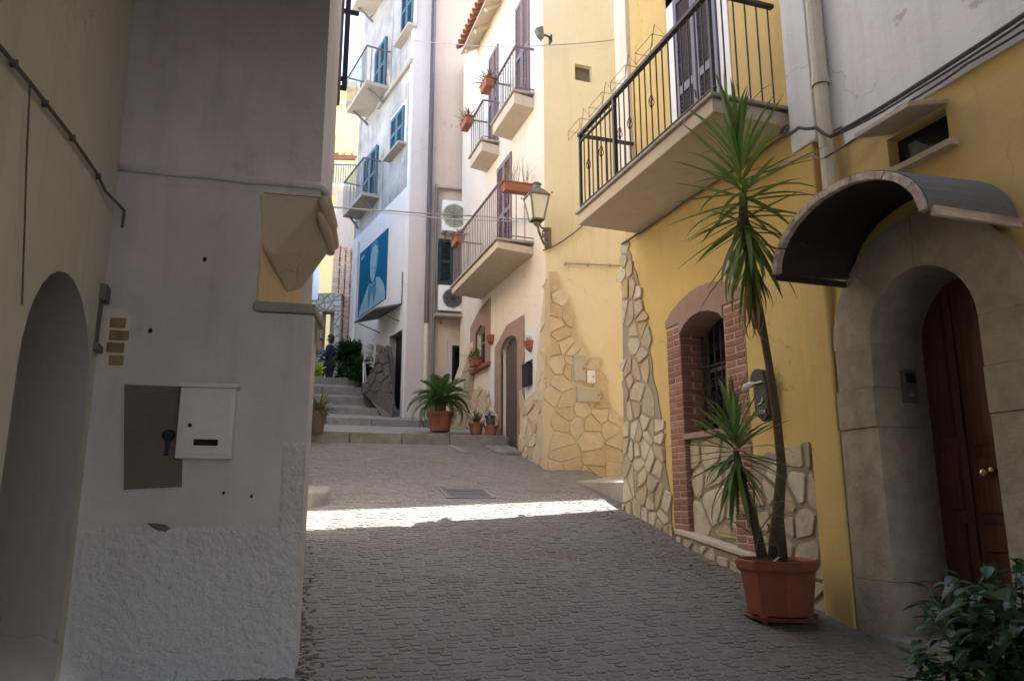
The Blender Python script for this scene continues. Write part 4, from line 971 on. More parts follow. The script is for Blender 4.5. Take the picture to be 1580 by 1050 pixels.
def ringA(z, kind):
    a = CA + Vector((0,0,z))
    if kind == 'low': return [A(0,z), A(SR,z), S(lowS,z), Vector((.30, 5.25, z)), Vector((-6,5.25,z)), Vector((-6,4.57,z))]
    if kind == 'mid': return [A(0,z), A(.81,z), Vector((onY(463,440,5.2).x, 5.2, z)), Vector((-6,5.25,z)), Vector((-6,4.57,z))]
    return [A(0,z), A(SR,z), S(.64,z), Vector((.35,5.25,z)), Vector((-6,5.25,z)), Vector((-6,4.57,z))]
mb = MB()
mb.prism(ringA(-1.0,'low'), (0,0,3.66)); part('wall', mb, M['greywall'], LH)
up_ = MB(); lo_, hi_ = ringA(3.475,'top'), ringA(9.5,'top'); lo_ = [p + na*.002 if i in (0,1,5) else p for i, p in enumerate(lo_)]; hi_ = [p + na*.60 if i in (0,1,5) else p for i, p in enumerate(hi_)]; n = len(lo_)
up_.add(lo_+hi_, [tuple(range(n))[::-1], tuple(range(n,2*n))]+[(i,(i+1)%n,n+(i+1)%n,n+i) for i in range(n)]); part('upper_wall', up_, M['greywall'], LH)
mb = MB(); mb.prism(ringA(2.66,'mid'), (0,0,.739)); mb.prism(ringA(3.40,'top'), (0,0,.0745))
part('chamfered_wall', mb, M['greywall'], LH)
# the chamfer itself is painted peach
q0, q1 = A(.81,0), Vector((onY(463,440,5.2).x, 5.2, 0)); qn = (q1-q0).normalized(); qo = Vector((qn.y, -qn.x, 0))*.012
mb = MB(); mb.prism([q0+qo+Vector((0,0,2.735)), q1+qo+Vector((0,0,2.735)), q1+qo+Vector((0,0,3.38)), q0+qo+Vector((0,0,3.38))], -qo*.8); part('chamfer', mb, M['chamfer'], LH)
# corbel carrying the square upper corner
tip = q0 + (q1-q0)*.62 + Vector((0,0,0))
mb = MB(); mb.hull([A(.815,3.06,.004), A(.77,3.40,.003), A(1.105,3.33,.004), A(SR,3.40,.006), S(.62,3.40,.01), S(.34,3.16,.02), S(.60,3.25,.0), tip + Vector((.01,0,2.90)), q1 + Vector((0,0,3.0)), A(.87,3.02,-.03)])
part('corbel', mb, M['slab'], LH, bevel=.02)
mb = MB()
for zc, r, o in ((3.462,.024,.016),):
    mb.tube([A(.0,zc+.012,o), A(.10,zc+.016,o), A(.32,zc+.006,o), A(.5,zc+.010,o), A(.70,zc-.002,o), A(.85,zc+.004,o), A(SR,zc,o), S(.03,zc-.002,o+.004), S(.30,zc,o+.01), S(.66,zc,o+.01)], r, 8)
part('string_course', mb, M['greywall'], LH, smooth=True)
mb = MB(); mb.tube([S(-.02,3.375,.02), S(.25,3.33,.035), S(.60,3.30,.03)], [.03,.042,.04], 8); mb.tube([S(.0,3.29,.0), S(.2,3.24,.03), S(.45,3.20,.03)], [.02,.034,.03], 8); part('corbel_moulding', mb, M['slab'], LH, smooth=True)
mb = MB(); mb.prism([A(.795,2.665,.022), A(SR+.01,2.665,.022), S(.40,2.665,.02), q1 + Vector((0,0,2.665))], (0,0,.06)); part('ledge', mb, M['concrete'], LH, bevel=.012)
mb = MB(); mb.prism([S(.06,2.50,.0), S(.40,2.50,.0), S(.40,2.50,-.3), S(.06,2.50,-.3)], (0,0,.163)); part('bracket', mb, M['concrete'], LH, bevel=.01)
# spatter-dash plinth and rough quoin
def rough_sheet(reg, step, proud, name):
    rr = random.Random(4); xs = [p[0] for p in reg]; zs = [p[1] for p in reg]; mb = MB()
    nx = int((max(xs)-min(xs))/step); nz = int((max(zs)-min(zs))/step); x0, z0 = min(xs), min(zs)
    for j in range(nz+1):
        for i in range(nx+1):
            edge = i in (0,) or j in (nz,)
            mb.v.append(A(x0+i*step + (0 if i in (0,nx) else rr.uniform(-.3,.3)*step), z0+j*step + rr.uniform(-.35,.35)*step + (rr.uniform(-.006,.006) if j >= nz-1 else 0), (.001 if edge else proud + max(-.004, rr.gauss(0,.0035)))))
    W = nx+1
    for j in range(nz):
        for i in range(nx):
            a = j*W+i
            if rr.random() < .5: mb.f += [(a,a+1,a+W+1),(a,a+W+1,a+W)]
            else: mb.f += [(a,a+1,a+W),(a+1,a+W+1,a+W)]
    return part(name, mb, M['roughcast'], LH, smooth=True)
rough_sheet([(.02,-.3),(SR+.006,1.455)], .017, .007, 'plinth')
rough_sheet([(1.01,1.44),(SR+.006,1.93)], .017, .007, 'quoin')
# flush hatch and its handle
h0, h1, h2, h3 = pa(192,592), pa(284,596), pa(282,752), pa(190,756)
mb = MB()
for a, b in ((h0,h1),(h1,h2),(h2,h3),(h3,h0)): mb.bar(A(*a,.002), A(*b,.001), .012, .022, up=na)
hatch_f = part('hatch_frame', mb, M['greywall'], LH, bevel=.004)
mb = MB(); mb.prism([A(*q,.012) for q in (h0,h1,h2,h3)], -na*.03); ht = part('hatch', mb, M['hatch'], LH)
c = pa(262,672); mb = MB(); mb.lathe([(.03,0),(.034,.012),(.022,.02)], (0,0,0), 12); k = MB(); k.add([A(c[0]+v.x, c[1]+v.y, .014+v.z) for v in mb.v], mb.f); k.bar(A(c[0],c[1]-.02,.026), A(c[0]-.005,c[1]-.11,.022), .022, .012, up=na); part('handle', k, M['black'], ht)
for px, py, r in ((316,400,.012),(232,510,.012),(120+90,690-60,.006),(345,760,.008),(388,765,.008)):
    c = pa(px, py); mb = MB(); mb.lathe([(r,0),(r*.6,.006),(.001,.007)], (0,0,0), 7); k = MB(); k.add([A(c[0]+v.x, c[1]+v.y*1.3, v.z+.001) for v in mb.v], mb.f); part('plaster_chip', k, M['dark'], LH)
c = pa(246,812); mb = MB(); mb.prism([A(c[0]+x,c[1]+z,.024) for x, z in ((-.06,.02),(-.02,.018),(.03,.012),(.06,-.005),(.04,-.025),(.0,-.02),(-.03,-.005))], -na*.006); part('plaster_chip', mb, M['hatch'], LH)
# broken plaster with bare brick at the recess corner
mb = MB(); g0, g1 = pa(158,430), pa(186,512)
mb.prism([Vector((XL+.006, y, z)) for y, z in ((4.47,2.72),(4.56,2.72),(4.56,2.40),(4.47,2.40))], (-.02,0,0)); part('junction_recess', mb, M['hatch'], LH)
mb = MB(); mb.prism([A(u_,z_,.001) for u_, z_ in ((.02,2.63),(.10,2.65),(.155,2.60),(.145,2.50),(.16,2.42),(.12,2.32),(.05,2.29),(.02,2.34))], -na*.004); part('bare_patch', mb, M['greywall2'], LH)
for i, (z, w) in enumerate(((2.56,.10),(2.49,.12),(2.42,.11),(2.35,.09))):
    m = MB(); m.obox(A(.088+.012*(i%2), z, -.006), da*w*.42, na*.012, Vector((0,0,.029))); part('brick', m, M['plugbrick'], LH, bevel=.006)
mb = MB(); mb.box(XL-.02, XL+.035, 4.46, 4.58, 2.66, 2.75); part('junction_box', mb, M['hatch'], LH, bevel=.006)
mb = MB(); mb.box(XL-.02, XL+.03, 4.46, 4.58, 2.38, 2.42); part('corner_stub', mb, M['hatch'], LH, bevel=.006)

# mailbox, hung beside the hatch
m0, m1, m2, m3 = pa(284,600), pa(372,598), pa(364,712), pa(281,708)
MX = thing('mailbox', 'pale grey metal mailbox with dark slot, on the shaded wall beside the hatch', 'mailbox', tuple(A((m0[0]+m1[0])/2, m3[1], 0)))
x0, x1, z0, z1 = m0[0], m1[0]-.015, m3[1], m0[1]
mb = MB(); mb.obox(A((x0+x1)/2,(z0+z1)/2,.045), da*(x1-x0)/2, na*.0455, Vector((0,0,(z1-z0)/2))); part('body', mb, M['greypaint'], MX, bevel=.006)
mb = MB(); mb.obox(A((x0+x1)/2+.003, z1+.012, .052), da*((x1-x0)/2+.012), na*.056, Vector((0,0,.012))); part('lid', mb, M['greypaint'], MX, bevel=.004)
mb = MB(); mb.obox(A((x0+x1)/2+.004,(z0+z1)/2-.004,.092), da*((x1-x0)/2-.02), na*.003, Vector((0,0,(z1-z0)/2-.025))); part('door', mb, M['greypaint'], MX, bevel=.002)
mb = MB(); c = pa(322,684); mb.obox(A(c[0],c[1],.0955), da*.062, na*.002, Vector((0,0,.017))); part('slot', mb, M['dark'], MX)
mb = MB(); mb.lathe([(.012,0),(.010,.008),(.001,.009)], (0,0,0), 10); c = pa(298,658); k = MB(); k.add([A(c[0]+v.x, c[1]+v.y, .095+v.z) for v in mb.v], mb.f); part('lock', k, M['black'], MX)

# shutter and iron guard projecting from the house beyond
mb = MB(); a, b = onY(499,153,6.0), onY(524,155,6.0)
mb.box(a.x, b.x-.02, 6.0, 6.05, a.z, 9.4); mb.box(b.x-.025, b.x, 5.97, 6.04, a.z-.02, 9.4); part('open_shutter', mb, M['plank'], LH, bevel=.004)
G = lambda px, py: onY(px, py, 6.3)
mb = MB(); a, b = G(524,138), G(538,0); a2 = G(531,138)
mb.box(a2.x-.022, a2.x+.022, 6.27, 6.33, a2.z, 9.3)
for py in (136, 122, 17): z = G(530,py).z; mb.box(a.x-.16, a2.x+.02 + (.08 if py==17 else 0), 6.28, 6.32, z-.016, z+.016)
part('window_guard', mb, M['black'], LH, bevel=.003)

# the row of houses that continues up the left side (it only just shows past the corner)
LR = thing('terrace_house', 'plain plastered terrace house on the left side of the steps', 'house', (-1, 10, 2))
mb = MB(); mb.box(-6, .30, 5.26, 26, -1, 9.2); part('wall', mb, M['cream'], LR)
# unseen block added in the side alley, its face cutting the sun strip
AH = thing('alley_sun_blocker', 'tall plain house closing the side alley behind the cream house', 'house', (8, 9.7, 2))
mb = MB(); mb.prism([(5.8,8.96,-1),(12,9.83,-1),(12,10.46,-1),(5.8,10.46,-1)], (0,0,13.5)); part('wall', mb, M['cream'], AH)

# ================================================================== FAR END OF THE LANE
FA = -14.0; F0 = (2.9, 31.0)
df = Vector((math.cos(R_(FA)), math.sin(R_(FA)), 0)); nf = Vector((math.sin(R_(FA)), -math.cos(R_(FA)), 0))
def WF(u, z, w=0): return Vector((F0[0], F0[1], 0)) + df*u + nf*w + Vector((0,0,z))
def pf(px, py):
    p = onP(px, py, F0, FA); return ((p - Vector((F0[0],F0[1],0))).dot(df), p.z)
FH = thing('far_house', 'pale yellow house with small flowered balcony at the far end of the lane', 'house', (F0[0], F0[1], 4.5))
ztop = pf(530,140)[1]
mb = MB(); mb.prism([WF(-5,4,0), WF(6,4,0), WF(6,4,-7), WF(-5,4,-7)], (0,0,ztop-4)); part('wall', mb, M['farcream'], FH)
mb = MB(); mb.prism([WF(-5.2,ztop,.35), WF(6.2,ztop,.35), WF(6.2,ztop,-7.2), WF(-5.2,ztop,-7.2)], (0,0,.25)); part('roof', mb, M['cream'], FH)
u, z = pf(500,205); mb = MB(); mb.obox(WF(u,z-1.0,.0), df*.5, nf*.03, Vector((0,0,.9))); part('window', mb, M['shut_brown'], FH)
u, z = pf(532,160); mb = MB(); mb.obox(WF(u,z+.0,.02), df*1.6, nf*.04, Vector((0,0,.09))); part('string_course', mb, M['slab'], FH)
u0, z0 = pf(512,296); u1, z1 = pf(556,270)
mb = MB(); mb.prism([WF(u0,z0-.12,0),WF(u1,z0-.12,0),WF(u1,z0-.12,.9),WF(u0,z0-.12,.9)], (0,0,.14)); fb = part('balcony', mb, M['whitepaint'], FH)
mb = MB()
for a, b in ((WF(u0,z0+.85,.9),WF(u1,z0+.85,.9)),(WF(u0,z0+.85,.9),WF(u0,z0+.85,0))): mb.bar(a,b,.04,.04)
for i in range(13): t = u0+(u1-u0)*i/12; mb.tube([WF(t,z0,.9),WF(t,z0+.85,.9)], .014, 4)
for i in range(5): mb.tube([WF(u0,z0,.9*i/5),WF(u0,z0+.85,.9*i/5)], .014, 4)
part('railing', mb, M['bluecloth'], fb)
BP = thing('brick_pier', 'tall pier of red brick at the far end of the lane', 'pier', tuple(onD(535,540,27)))
a, b = onD(519,310,27), onD(553,310,27); mid = (a+b)/2; zb = 4.4; zt = onD(535,298,27).z
wdt = (b-a).length/2
mb = MB(); mb.prism([Vector((mid.x-wdt*.9,mid.y-.1,zb)),Vector((mid.x+wdt,mid.y-.3,zb)),Vector((mid.x+wdt,mid.y+.6,zb)),Vector((mid.x-wdt*.9,mid.y+.6,zb))], (0,0,zt-zb)); part('core', mb, M['brickmortar'], BP)
z = zb + .05; k = 0; rr = random.Random(2); brk = MB(); nbr = 0
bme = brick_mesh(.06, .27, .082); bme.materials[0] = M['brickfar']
while z < zt - .05:
    for i in range(4):
        t = (i+.5)/4 if k % 2 == 0 else i/4+.125*rr.uniform(.9,1.1)
        x = mid.x - wdt*.9 + (wdt*1.9)*min(t,.93); yv = mid.y - .1 - .2*min(t,.93) - .0
        if nbr < 290:
            inst('brick', bme, BP, Matrix.Translation((x, yv, z)) @ Matrix.Rotation(math.pi/2 - math.atan2(.2, wdt*1.9), 4, 'Z')); nbr += 1
    z += .088; k += 1
SW = thing('stone_wall', 'grey rubble stone wall with bright opening behind the two people', 'wall', tuple(onD(500,540,26)))
a, b = onD(470,540,26.3), onD(523,540,26.3)
zt = onD(500,452,26.3).z; dirw = (b-a); dirw.z = 0; dirw.normalize(); nw = Vector((dirw.y,-dirw.x,0))
def WS(u, z, w=0): return Vector((a.x,a.y,0)) + dirw*u + nw*w + Vector((0,0,z))
def ps(px, py): p = onD(px, py, 26.3); return ((p-Vector((a.x,a.y,0))).dot(dirw), p.z)
LW = (b-a).length; hole = [ps(495,540), ps(513,540), ps(513,480), ps(495,480)]
hole = [(hole[0][0],4.6),(hole[1][0],4.6),(hole[1][0],hole[2][1]),(hole[0][0],hole[2][1])]
mb = MB(); mb.sheet([(-1,4.3),(LW,4.3),(LW,zt),(-1,zt)], [hole], lambda u,z,w=0: WS(u,z,-w), .5); mb.add([WS(-1,zt),WS(LW,zt),WS(LW,zt,-.5),WS(-1,zt,-.5)],[(0,1,2,3)]); part('bed', mb, M['mortar'], SW)
stn = 0
for reg in ([(-.3,4.4),(-.3,zt),(LW,zt),(LW,hole[2][1]+.02),(-.3,hole[2][1]+.02)], [(hole[1][0]+.02,4.4),(hole[1][0]+.02,hole[2][1]),(LW,hole[2][1]),(LW,4.4)], [(-.3,4.4),(-.3,hole[2][1]),(hole[0][0]-.02,hole[2][1]),(hole[0][0]-.02,4.4)]):
    for poly in crazy(reg, .24, .15, .02, 61):
        m = MB(); m.pebble(poly, lambda u,v,w: WS(u,v,-w), .04, .12); part('stone', m, M['greyrubble'], SW); stn += 1
mb = MB(); hb = onD(504,520,29.5); mb.prism([Vector((hb.x-1.5,hb.y,4.3)),Vector((hb.x+1.2,hb.y-.9,4.3)),Vector((hb.x+1.4,hb.y+.5,4.3)),Vector((hb.x-1.3,hb.y+.8,4.3))],(0,0,3.2)); gwl = thing('garden_wall', 'pale cream wall seen through the opening in the rubble wall', 'wall', (hb.x, hb.y, 4.4)); part('wall', mb, M['farcream'], gwl)
# cloth hung out above the rubble wall
c = onD(476,440,25.5); cl = thing('hanging_cloth', 'white cloth hung out above the rubble wall, below the corbel', 'cloth', tuple(c))
mb = MB(); 
for i in range(7):
    for j in range(5): mb.v.append(c + Vector((-.35+i*.115, .06*math.sin(i*1.7+j*.4), .65-j*.28 + .05*math.sin(i))))
mb.f = [(j+5*i, j+1+5*i, j+6+5*i, j+5+5*i) for i in range(6) for j in range(4)]
for i in range(7):
    for j in range(5): mb.v.append(mb.v[5*i+j] + Vector((.005,.02,0)))
mb.f += [(35+j+5*i, 35+j+5+5*i, 35+j+6+5*i, 35+j+1+5*i) for i in range(6) for j in range(4)]; part('sheet', mb, M['cloth'], cl, smooth=True)
mb = MB(); c2 = onD(472,464,25.4); mb.lathe([(.02,-.15),(.16,-.1),(.2,.05),(.12,.16),(.02,.18)], c2, 10); part('tail', mb, M['magenta'], cl, smooth=True)

# masonry flank beside the upper steps
RK = thing('rubble_ramp', 'dark rubble masonry flank beside the upper steps, under the blue banner', 'wall', (2.5, 16.5, 3.6))
mb = MB()
def rkp(px, py, d): return onD(px, py, d)
pts = [(590,642,15.9),(570,614,16.4),(560,607,16.6),(564,594,16.6),(574,578,16.4),(584,560,16.3),(596,532,16.4),(605,535,16.2),(606,642,15.85)]
fr = [rkp(*p) for p in pts]; back = [p + Vector((.25,1.6,0)) for p in fr]
mb.add(fr + back, [tuple(range(9)), tuple(range(9,18))[::-1]] + [(i,(i+1)%9,9+(i+1)%9,9+i) for i in range(9)]); part('core', mb, M['rock'], RK)
uu = (rkp(616,600,15.9)-rkp(566,600,16.5)); 
O2 = rkp(566,600,16.5); u2 = uu.normalized(); n2_ = Vector((u2.y,-u2.x,0)).normalized()
reg = [((p-O2).dot(u2), p.z) for p in fr]
for poly in crazy(reg, .26, .22, .014, 71):
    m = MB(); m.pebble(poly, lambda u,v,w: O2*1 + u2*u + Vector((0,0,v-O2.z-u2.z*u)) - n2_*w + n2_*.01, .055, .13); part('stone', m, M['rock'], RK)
HR = thing('handrail', 'thin white metal handrail at the top of the steps', 'handrail', tuple(onD(561,606,16.9)))
mb = MB()
p0, p1, p2_, p3_ = onD(561,605,16.9), onD(561,560,16.9), onD(589,557,18.0), onD(590,600,18.0)
mb.tube([p0,p1,p2_,p3_], .022, 8); mb.tube([onD(566,604,17.0), onD(563,561,16.95)], .016, 6); part('rail', mb, M['handrail'], HR)

# ================================================================== STREET FURNITURE
# lantern on its bracket
lc = onY(828, 316, 10.15)
LT = thing('street_lamp', 'old wall lantern with frosted panes on a scrolled bracket, at the cream house corner', 'street lamp', (lc.x, lc.y, lc.z-.3))
def sq(r, z): return [Vector((lc.x+sx*r, lc.y+sy*r, lc.z+z)) for sx, sy in ((-1,-1),(1,-1),(1,1),(-1,1))]
zb_, zt_, rb_, rt_ = -.25, .13, .085, .150
for k in range(4):
    a0, a1 = sq(rb_-.006, zb_)[k], sq(rb_-.006, zb_)[(k+1)%4]; b0, b1 = sq(rt_-.006, zt_)[k], sq(rt_-.006, zt_)[(k+1)%4]
    nn = (a1-a0).cross(b0-a0).normalized(); mb = MB(); mb.prism([a0,a1,b1,b0], nn*.004); part('glass_pane', mb, M['frosted'], LT)
mb = MB()
for p, q_ in zip(sq(rb_, zb_), sq(rt_, zt_)): mb.bar(p, q_, .022, .022)
for L in (sq(rb_, zb_), sq(rt_+.005, zt_)):
    for i in range(4): mb.bar(L[i], L[(i+1)%4], .024, .024)
part('frame', mb, M['lampmetal'], LT)
mb = MB(); mb.lathe([(rt_*1.40,.135),(rt_*1.36,.155),(.12,.235),(.08,.26)], lc, 4, rot=math.pi/4); mb.lathe([(.068,.255),(.060,.32),(.08,.33),(.05,.36),(.015,.375)], lc, 12); part('cap', mb, M['lampmetal'], LT)
for p in sq(rt_+.03, .14): mb = MB(); mb.lathe([(.010,0),(.015,.018),(.002,.04)], p, 6); part('finial', mb, M['lampmetal'], LT)
wp = onY(852, 358, Y2-.03); wp = Vector((4.12, Y2-.02, wp.z))
mb = MB(); 
b0 = lc + Vector((0,0,-.27)); b1 = wp + Vector((0,0,-.22))
def scroll(c, r, turns, ax1, ax2, s=0): return [c + (ax1*math.cos(s+q*.45) + ax2*math.sin(s+q*.45))*r*(1-q*.45/(turns*7.2)) for q in range(int(turns*14))]
axh = (wp-lc); axh.z = 0; axl = axh.length; axh.normalize(); up = Vector((0,0,1))
mb.tube([b0, b0+axh*axl*.2+up*-.14, b0+axh*axl*.6+up*-.26, b1+up*-.02, b1+up*.12], .020, 6)
mb.tube([b0+up*.02, b0+axh*axl*.4+up*-.03, wp+up*.02], .016, 6)
mb.tube(scroll(b0+axh*axl*.62+up*-.12, .085, 1.3, axh, up), .013, 5); mb.tube(scroll(b0+axh*axl*.85+up*-.20, .07, 1.2, -axh, up), .012, 5)
mb.lathe([(.03,-.34),(.06,-.30),(.05,-.27)], lc, 10)
part('bracket', mb, M['lampmetal'], LT)
mb = MB(); mb.obox(wp+up*-.10, (.055,0,0), (0,.02,0), (0,0,.17)); part('wall_plate', mb, M['lampmetal'], LT, bevel=.008)

# two air conditioners stacked one above the other's ledge
def aircon(px0, py0, px1, py1, label, fanmat, depth=.26):
    a, b = p3(px0, py0), p3(px1, py1); u0, u1, z1, z0 = a[0], b[0], a[1], b[1]
    t = thing('air_conditioner', label, 'air conditioner', tuple(W3((u0+u1)/2, z0, 0)), 'air conditioners on the beige house')
    mb = MB(); mb.obox(W3((u0+u1)/2,(z0+z1)/2,-depth/2+.05), d3*(u1-u0)/2, n3*depth/2, Vector((0,0,(z1-z0)/2))); part('casing', mb, M['acwhite'], t, bevel=.015)
    fc = u0+(u1-u0)*.37; r = (z1-z0)*.38
    mb = MB(); mb.lathe([(r,0),(r,.02),(r*.93,.022),(.02,.01),(.01,0)], (0,0,0), 24); k = MB(); k.add([W3(fc+v.x,(z0+z1)/2+v.y,-depth+.048-v.z) for v in mb.v], mb.f); part('fan_grille', k, M[fanmat], t)
    k = MB()
    for i in range(1,5): 
        rr_ = r*i/5; k.tube([W3(fc+rr_*math.cos(q*.3),(z0+z1)/2+rr_*math.sin(q*.3),-depth+.02) for q in range(22)], .006, 4)
    for i in range(8): q_ = i*math.pi/4; k.tube([W3(fc,(z0+z1)/2,-depth+.018),W3(fc+r*math.cos(q_),(z0+z1)/2+r*math.sin(q_),-depth+.018)], .006, 4)
    part('guard_wires', k, M['fan' if fanmat == 'fangreen' else 'iron'], t)
    for s_ in (.12,.88):
        k = MB(); uu = u0+(u1-u0)*s_; k.bar(W3(uu,z0-.02,.06),W3(uu,z0-.02,-depth),.03,.03); k.bar(W3(uu,z0-.25,.05),W3(uu,z0-.02,-depth*.8),.025,.02); part('bracket', k, M['lampmetal'], t)
    return t, (u0,u1,z0,z1,depth)
ac1, e = aircon(681,313,729,364,'upper air conditioner with faded green fan guard, under the stained ledge', 'fangreen')
u0,u1,z0,z1,dp = e; mb = MB(); c = (u0+(u1-u0)*.80, z1-(z1-z0)*.28); w = .055
mb.prism([W3(c[0]+x*w,c[1]+z*w,-dp+.049) for x, z in ((-1,1),(1,1),(1,.6),(-.2,-.6),(1,-.6),(1,-1),(-1,-1),(-1,-.6),(.2,.6),(-1,.6))], n3*.002); part('print', mb, M['black'], ac1)
aircon(675,443,731,485,'lower air conditioner with round dark fan, standing on a ledge below the green shutters', 'fan')

# pewter letterbox with rolled newspaper
b_ = onX(1174, 640, XW-.1)
LB = thing('letterbox', 'dark pewter letterbox with rounded top on the yellow wall, right of the brick window', 'letterbox', (XW, 5.44, 2.30))
yl0, yl1, zl0, zl1 = 5.345, 5.525, 2.30, 2.60
mb = MB(); arcp = [(yl1,zl0),(yl1,zl1)] + [((yl0+yl1)/2+.09*math.cos(a), zl1+.10*math.sin(a)) for a in [math.pi*i/10 for i in range(1,10)]] + [(yl0,zl1),(yl0,zl0)]
mb.prism([Vector((XW-.10,y,z)) for y,z in arcp], (.10,0,0)); part('body', mb, M['letter'], LB, bevel=.008)
mb = MB(); mb.prism([Vector((XW-.125,y,z)) for y,z in [(yl1+.008,zl1-.03),(yl1+.008,zl1)] + [((yl0+yl1)/2+.098*math.cos(a), zl1+.105*math.sin(a)) for a in [math.pi*i/10 for i in range(1,10)]] + [(yl0-.008,zl1),(yl0-.008,zl1-.03)]], (.022,0,0)); part('flap', mb, M['letter'], LB, bevel=.004)
mb = MB(); mb.box(XW-.128,XW-.122,yl0+.02,yl1-.02,zl1-.022,zl1-.006); part('flap_edge', mb, M['letterlight'], LB)
mb = MB(); mb.tube([(XW-.106,5.47,2.385),(XW-.112,5.44,2.40),(XW-.112,5.41,2.40),(XW-.108,5.395,2.43),(XW-.104,5.39,2.46)], [.008,.012,.011,.009,.004], 6); part('horn_emblem', mb, M['letterlight'], LB, smooth=True)
mb = MB(); mb.box(XW-.106,XW-.099,yl0+.015,yl1-.015,zl0+.015,zl0+.055); lab = part('name_plate', mb, M['letter'], LB)
for y0, w in ((5.485,.012),(5.45,.022),(5.415,.022),(5.385,.012)):
    mb = MB(); mb.box(XW-.108,XW-.105,y0-w/2,y0+w/2,zl0+.022,zl0+.048); part('plate_mark', mb, M['letterlight'], lab)
for y0, w in ((5.456,.005),(5.445,.004),(5.42,.005),(5.409,.004)):
    mb = MB(); mb.box(XW-.1095,XW-.1075,y0-w/2,y0+w/2,zl0+.026,zl0+.044); part('plate_mark', mb, M['dark'], lab)
mb = MB(); mb.prism([Vector((XW-.09,y,z)) for y,z in ((5.50,zl0),(5.37,zl0),(5.43,zl0-.05))], (.07,0,0)); part('foot', mb, M['letter'], LB)
NP = thing('newspaper', 'rolled newspaper stuck through the flap of the pewter letterbox', 'newspaper', (XW-.1, 5.55, 2.6))
mb = MB(); e0, e1 = Vector((XW-.13, 5.68, 2.555)), Vector((XW-.09, 5.44, 2.605)); mb.tube([e0, e1], .028, 10); mb.tube([e0+Vector((.002,-.004,.001)), e1], .020, 8); part('roll', mb, M['paper'], NP)
mb = MB(); mb.tube([e0+(e0-e1)*.01, e0+(e1-e0)*.10], .0295, 10); part('print', mb, M['redink'], NP)
# intercom on the portal reveal
IC = thing('intercom', 'grey door intercom on the stone reveal left of the brown door', 'intercom', (XW+.25, pc+pr, 2.2))
mb = MB(); mb.box(XW+.20,XW+.33,pc+pr-.028,pc+pr+.002,2.28,2.52); part('body', mb, M['hatch'], IC, bevel=.008)
mb = MB(); mb.box(XW+.225,XW+.305,pc+pr-.032,pc+pr-.026,2.42,2.49); part('speaker', mb, M['black'], IC)
mb = MB(); mb.lathe([(.018,0),(.015,.006)], (0,0,0), 10); k = MB(); k.add([Vector((XW+.265+v.x, pc+pr-.028-v.z, 2.22+v.y+.12)) for v in mb.v], mb.f); part('button', k, M['letterlight'], IC)
# security floodlight on the cream house
f0 = onX(832, 52, X2-.25)
FL = thing('floodlight', 'grey angled floodlight beside the topmost balcony of the cream house', 'floodlight', (X2, f0.y, f0.z))
mb = MB(); mb.hull([f0+Vector(v) for v in (tuple(.6*q for q in v_) for v_ in ((-.12,-.09,.10),(-.12,.09,.10),(.06,-.13,.17),(.06,.13,.17),(.10,-.13,-.15),(.10,.13,-.15),(-.04,-.09,-.06),(-.04,.09,-.06)))]); part('lamp_head', mb, M['lampmetal'], FL, bevel=.008)
mb = MB(); mb.tube([f0+Vector((.05,.0,0)), f0+Vector((.18,.05,.02)), (X2-.01,f0.y+.12,f0.z+.02)], .016, 6); mb.obox((X2-.012,f0.y+.12,f0.z+.02),(.012,0,0),(0,.05,0),(0,0,.06)); part('arm', mb, M['iron'], FL)

# manhole cover, kerb stone, doorstep, drain edging
MH = thing('manhole_cover', 'dark rectangular iron cover set in the lane', 'manhole cover', (manhole[0], manhole[1], gz(manhole[1])))
sl = math.atan(gslope(manhole[1])); ux, uy, uz = Vector((1,0,0)), Vector((0,math.cos(sl),math.sin(sl))), Vector((0,-math.sin(sl),math.cos(sl))); c0 = Vector((manhole[0],manhole[1],gz(manhole[1])-.01))
mb = MB(); mb.obox(c0, ux*(manhole[2]-.05), uy*(manhole[3]-.05), uz*.012); part('lid', mb, M['manhole'], MH)
mb = MB()
for s_ in (-1,1): mb.obox(c0+ux*s_*(manhole[2]-.022), ux*.022, uy*manhole[3], uz*.016); mb.obox(c0+uy*s_*(manhole[3]-.022), ux*(manhole[2]-.045), uy*.022, uz*.016)
part('rim', mb, M['joint'], MH)
mb = MB()
for i in range(6): mb.obox(c0+uy*(-.2+.08*i)+uz*.013, ux*(manhole[2]-.08), uy*.014, uz*.003)
part('lid_ribs', mb, M['manhole'], MH)
kc = (onZ_ if False else None)
KS = thing('kerb_block', 'pale worn kerb block against the left wall, beside the sun patch', 'kerb', (.62, 8.55, gz(8.55)))
mb = MB(); g = gz(8.5); mb.prism([(.44,8.25,g-.1),(.78,8.5,g-.08),(.82,8.75,g-.02),(.44,8.8,g-.02)], (0,0,.22)); part('block', mb, M['step'], KS, bevel=.03)
DS = thing('doorstep', 'low stone doorstep slab below the cream house door', 'doorstep', (3.8, 12, 2.2))
mb = MB(); mb.prism([(3.62,DY0-.30,gz(DY0-.3)-.1),(X2,DY0-.30,gz(DY0-.3)-.1),(X2,DY1+.02,gz(DY1)-.1),(3.62,DY1+.02,gz(DY1)-.1)], (0,0,.15)); part('slab', mb, M['step'], DS, bevel=.012)
DE = thing('drain_edging', 'short pale stone drain edging at the foot of the steps', 'edging', (3.1, 11.9, 2.3))
mb = MB(); mb.prism([(2.98,12.22,gz(12.2)-.04),(3.10,12.22,gz(12.2)-.04),(3.20,11.55,gz(11.55)-.04),(3.06,11.55,gz(11.55)-.04)], (0,0,.06)); part('strip', mb, M['step'], DE, bevel=.008)

